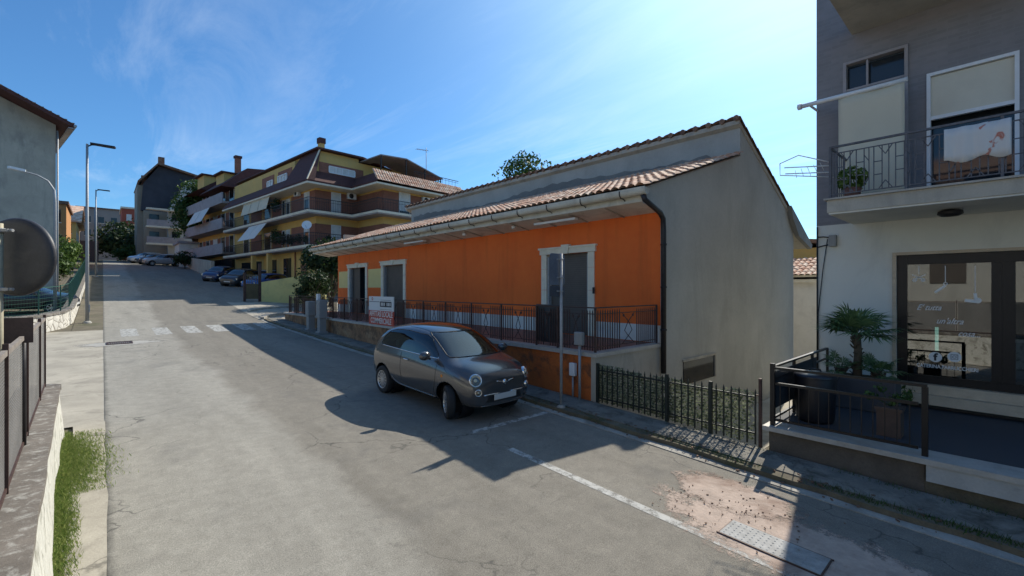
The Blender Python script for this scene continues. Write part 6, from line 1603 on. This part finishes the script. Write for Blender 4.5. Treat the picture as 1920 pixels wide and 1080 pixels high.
for (x, z, w, h) in ((5.4, 7.0, 1.2, 1.8), (5.4, 9.7, 1.2, 1.8), (8.1, 7.0, 1.0, 1.8), (8.1, 9.7, 1.0, 1.8), (10.6, 13.2, 1.1, 1.2), (11.2, 7.0, 1.6, 2.0), (11.2, 10.0, 1.6, 1.9)):
    yy = 88.55 if x > 7.6 else 89.95
    mb = MB(); mb.box(x, x + w, yy - .04, yy, z, z + h); mb.build('window', M['window_dark'], t)
for (x, z0, z1, w) in ((6.6, 18.5, 20.9, .8), (4.5, 15.9, 17.6, .7)):
    mb = MB(); mb.box(x, x + w, 91.2, 91.9, z0, z1); mb.build('chimney', M['tile_dark'], t)
# far houses
W_ = lambda x0, n, dx, z0, nz, dz, w=1.0, h=1.4, m='window_dark': tuple((x0 + i*dx, z0 + k*dz, w, h, m) for i in range(n) for k in range(nz))
house('orange house with a balcony behind the left yard', -16, -2.95, 70, 80, prof(70), 9.2, pm('ochre_render', (.50, .24, .09), .1, .5, .9, .2), 'flat', roofm='tile_dark', wins=W_(-6.4, 2, 2.0, 4.4, 2, 2.8))
house('yellow house with a tiled gable roof behind the left lamp post', -10.5, -2.75, 88, 100, prof(88), 9.3, pm('bright_yellow_render', (.62, .44, .15), .1, .5, .9, .2), 'gable_y', 2.2, wins=W_(-5.6, 2, 1.6, 5.0, 2, 2.6, .8, 1.3), sidewins=tuple((89.5 + k*2.6, 6.6, 1.1, 1.5, 'shutter_white', 1) for k in range(4)))
house('brown house with pitched roof farther behind the yellow one', -12, -3.2, 112, 124, 5, 13.4, pm('brown_render', (.30, .20, .13), .1, .5, .9, .2), 'gable_y', 1.8, wins=W_(-6.5, 2, 1.6, 8, 2, 2.8))
house('large grey apartment block closing the view at the top of the road', -4.6, 6.4, 150, 165, 6, 19.3, pm('grey_block_render', (.24, .22, .20), .1, .3, .9, .2), 'flat', roofm='tile_dark', wins=W_(-3.2, 4, 2.4, 9.5, 3, 3.2, 1.1, 1.5), cat='building', name='apartment_block')
house('red house with flat roof at the bend below the slate roofed house', 2.9, 7.4, 120, 130, 5.4, 16.0, pm('red_render', (.36, .09, .055), .1, .5, .9, .2), 'flat', roofm='white_trim', wins=W_(3.6, 2, 1.5, 8.5, 3, 2.6, .8, 1.2, 'shutter_white'))
house('long grey building behind the far left street lamps', -13, -4.8, 135, 150, 6, 16.5, pm('mauve_render', (.26, .19, .17), .1, .3, .9, .2), 'flat', roofm='tile_dark', wins=W_(-9, 2, 2.2, 9.5, 2, 3))
t = thing('roadside_billboard', 'dark back of a billboard on posts beside the upper road', 'billboard', (-1.2, 75, prof(75)))
mb = MB(); mb.box(-2.0, -.35, 75, 75.12, 3.2, 5.7); mb.build('panel', pm('dark_board', (.035, .04, .05), .15, 1, .7, .1), t)
for x in (-1.8, -.6):
    mb = MB(); mb.box(x, x+.1, 75.13, 75.23, prof(75), 5.4); mb.build('post', M['dark_iron'], t)
# yellow yard wall, gate
t = thing('yard_wall', 'yellow plastered yard wall rising towards the dark tree', 'wall', (10, 36, prof(36)))
mb = MB(); mb.prism([(8.42, 36.0, -1.3), (11.9, 33.2, -1.4), (11.9, 33.2, .95), (10.4, 34.4, .85), (8.42, 36.0, .42)], (.15, .2, 0)); mb.build('face', pm('pale_yellow_render', (.60, .50, .20), .1, 1, .9, .2, stain=(.25, .23, .13), stain_amt=.4), t)
t = thing('yard_gate', 'rusty brown metal gate beside the yellow yard wall', 'gate', (7.9, 36.3, prof(36)))
mb = MB(); mb.box(7.35, 7.5, 36.2, 36.35, -1.2, 1.1); mb.box(8.25, 8.42, 36.0, 36.15, -1.2, 1.75); split_build(mb, 'post', M['brown_iron'], t)
mb = MB(); 
for z in (-.75, -.2, .9): mb.bar((7.5, 36.25, z), (8.25, 36.1, z), .06)
for k in range(1, 7): f = k/7; mb.bar((lerp(7.5, 8.25, f), lerp(36.25, 36.1, f), -.75), (lerp(7.5, 8.25, f), lerp(36.25, 36.1, f), .9), .03)
mb.add([(7.5, 36.27, -.75), (8.25, 36.12, -.75), (8.25, 36.12, .3), (7.5, 36.27, .3)], [(0, 1, 2, 3)]); mb.build('leaf', pm('olive_brown_sheet', (.13, .10, .05), .2, 2, .7, .2), t)
# houses in the gap between the two right buildings
house('white house with a tiled lean-to roof in the gap beside the hairdresser', 24, 31, 4.5, 9.5, -3.7, .25, M['white_paint'], 'none' if False else 'flat', roofm='white_trim', name='house')
t = thing('lean_to_roof', 'small tiled lean-to roof seen in the gap between the two right buildings', 'roof', (24, 7, .3))
mb = MB(); a = Vector((23.7, 4.2, .55)); tiled(mb, a, a + Vector((0, 5.8, 0)), a, a + Vector((2.4, 0, .9)), pitch=.24, row=.4, amp=.06); mb.build('tiles', M['tile'], t)
mb = MB(); mb.prism([(23.8, 4.25, .50), (26.1, 4.25, 1.36), (26.1, 4.25, .61), (23.8, 4.25, .601-.2)], (0, 5.7, 0)); mb.build('boards', M['grey_render_dark'], t)
house('cream house with a low roof behind the lean-to in the gap', 27.5, 36, 4, 12, -3.7, 2.1, M['yellow_wall'], 'gable_y', .35, roofm='tile_dark', over=.4)

# house across the street, standing behind the photographer (it shows in the shop glass)
house('pale house across the street reflected in the hairdresser window', -13, -5.0, -9, 9, prof(0), 4.5, M['grey_render'], 'gable_x', 1.6, sidewins=((1.3, .2, 1.1, 1.5, 'shutter', 1), (-3.5, .2, 1.1, 1.5, 'shutter', 1)))

# ------------------------------------------------------------------ sky, sun, camera
AZ, EL = 78.5, 41.6
w = bpy.data.worlds.new('World'); bpy.context.scene.world = w; w.use_nodes = True; nt = w.node_tree; nt.nodes.clear()
out = nt.nodes.new('ShaderNodeOutputWorld'); bg = nt.nodes.new('ShaderNodeBackground'); sky = nt.nodes.new('ShaderNodeTexSky')
sky.sky_type = 'NISHITA'; sky.sun_disc = False; sky.sun_elevation = R(EL); sky.sun_rotation = R(AZ); sky.altitude = 400; sky.air_density = 1.0; sky.dust_density = 1.2; sky.ozone_density = 2.2
tc = nt.nodes.new('ShaderNodeTexCoord'); sp = nt.nodes.new('ShaderNodeSeparateXYZ'); nt.links.new(tc.outputs['Generated'], sp.inputs[0])
# cirrus on a plane high above: project the direction on z = 1
zz = mth(nt, 'MAXIMUM', sp.outputs[2], .04); cb = nt.nodes.new('ShaderNodeCombineXYZ')
nt.links.new(mth(nt, 'DIVIDE', sp.outputs[0], zz), cb.inputs[0]); nt.links.new(mth(nt, 'DIVIDE', sp.outputs[1], zz), cb.inputs[1])
mp = nt.nodes.new('ShaderNodeMapping'); mp.inputs['Rotation'].default_value = (0, 0, R(105)); mp.inputs['Scale'].default_value = (1.5, .34, 1); nt.links.new(cb.outputs[0], mp.inputs[0])
n1 = noise(nt, mp.outputs[0], 1.2, 14, .68, .55)
mp2 = nt.nodes.new('ShaderNodeMapping'); mp2.inputs['Scale'].default_value = (.35, .35, 1); nt.links.new(cb.outputs[0], mp2.inputs[0]); n2 = noise(nt, mp2.outputs[0], 1.0, 4, .5)
c1 = ramp(nt, n1, [(.48, 0.), (.76, 1.)]); c2 = ramp(nt, n2, [(.42, .05), (.68, 1.)])
cf = mth(nt, 'MULTIPLY', mth(nt, 'MULTIPLY', c1, c2), .55)
hz = ramp(nt, sp.outputs[2], [(0, .35), (.25, 0.)])
tint = mixc(nt, 1.0, sky.outputs[0], (.52, .93, 1.24), 'MULTIPLY')
col = mixc(nt, cf, tint, mixc(nt, .55, sky.outputs[0], (9.5, 10.5, 11.5)))
# thin high cloud lights up around the sun
dp = nt.nodes.new('ShaderNodeVectorMath'); dp.operation = 'DOT_PRODUCT'; nt.links.new(tc.outputs['Generated'], dp.inputs[0]); dp.inputs[1].default_value = (math.sin(R(AZ))*math.cos(R(EL)), math.cos(R(AZ))*math.cos(R(EL)), math.sin(R(EL)))
gw = mth(nt, 'POWER', mth(nt, 'MAXIMUM', dp.outputs['Value'], 0), 9.0)
gw = mth(nt, 'MULTIPLY', gw, mth(nt, 'ADD', mth(nt, 'MULTIPLY', n1, 1.3), .35))
col = mixc(nt, mth(nt, 'MULTIPLY', gw, .62, True), col, (7.4, 9.8, 11.0))
nt.links.new(col, bg.inputs[0]); bg.inputs[1].default_value = .1; nt.links.new(bg.outputs[0], out.inputs[0])
sd = bpy.data.lights.new('sun', 'SUN'); sd.energy = 4.2; sd.angle = R(.5); sd.color = (1, .935, .82)
so = bpy.data.objects.new('sun', sd); COL.objects.link(so); so.location = (20, 0, 40)
dv = Vector((math.sin(R(AZ))*math.cos(R(EL)), math.cos(R(AZ))*math.cos(R(EL)), math.sin(R(EL))))
so.rotation_euler = (-dv).to_track_quat('-Z', 'Y').to_euler()
cam = bpy.data.cameras.new('camera'); co = bpy.data.objects.new('camera', cam); COL.objects.link(co); bpy.context.scene.camera = co
cam.lens = 850/1920*36; cam.sensor_width = 36; cam.clip_end = 5000; cam.clip_start = .05
co.location = (0, 0, 0); co.rotation_euler = (R(90), 0, -R(42.1))
# the camera is 2.4 m above the road beside the car: lift everything so that the road is near z = 0
for o in bpy.context.scene.objects:
    if o.parent is None: o.location.z += 2.4
sc = bpy.context.scene; sc.view_settings.view_transform = 'Standard'; sc.view_settings.look = 'None'; sc.view_settings.gamma = 1; sc.view_settings.exposure = .42
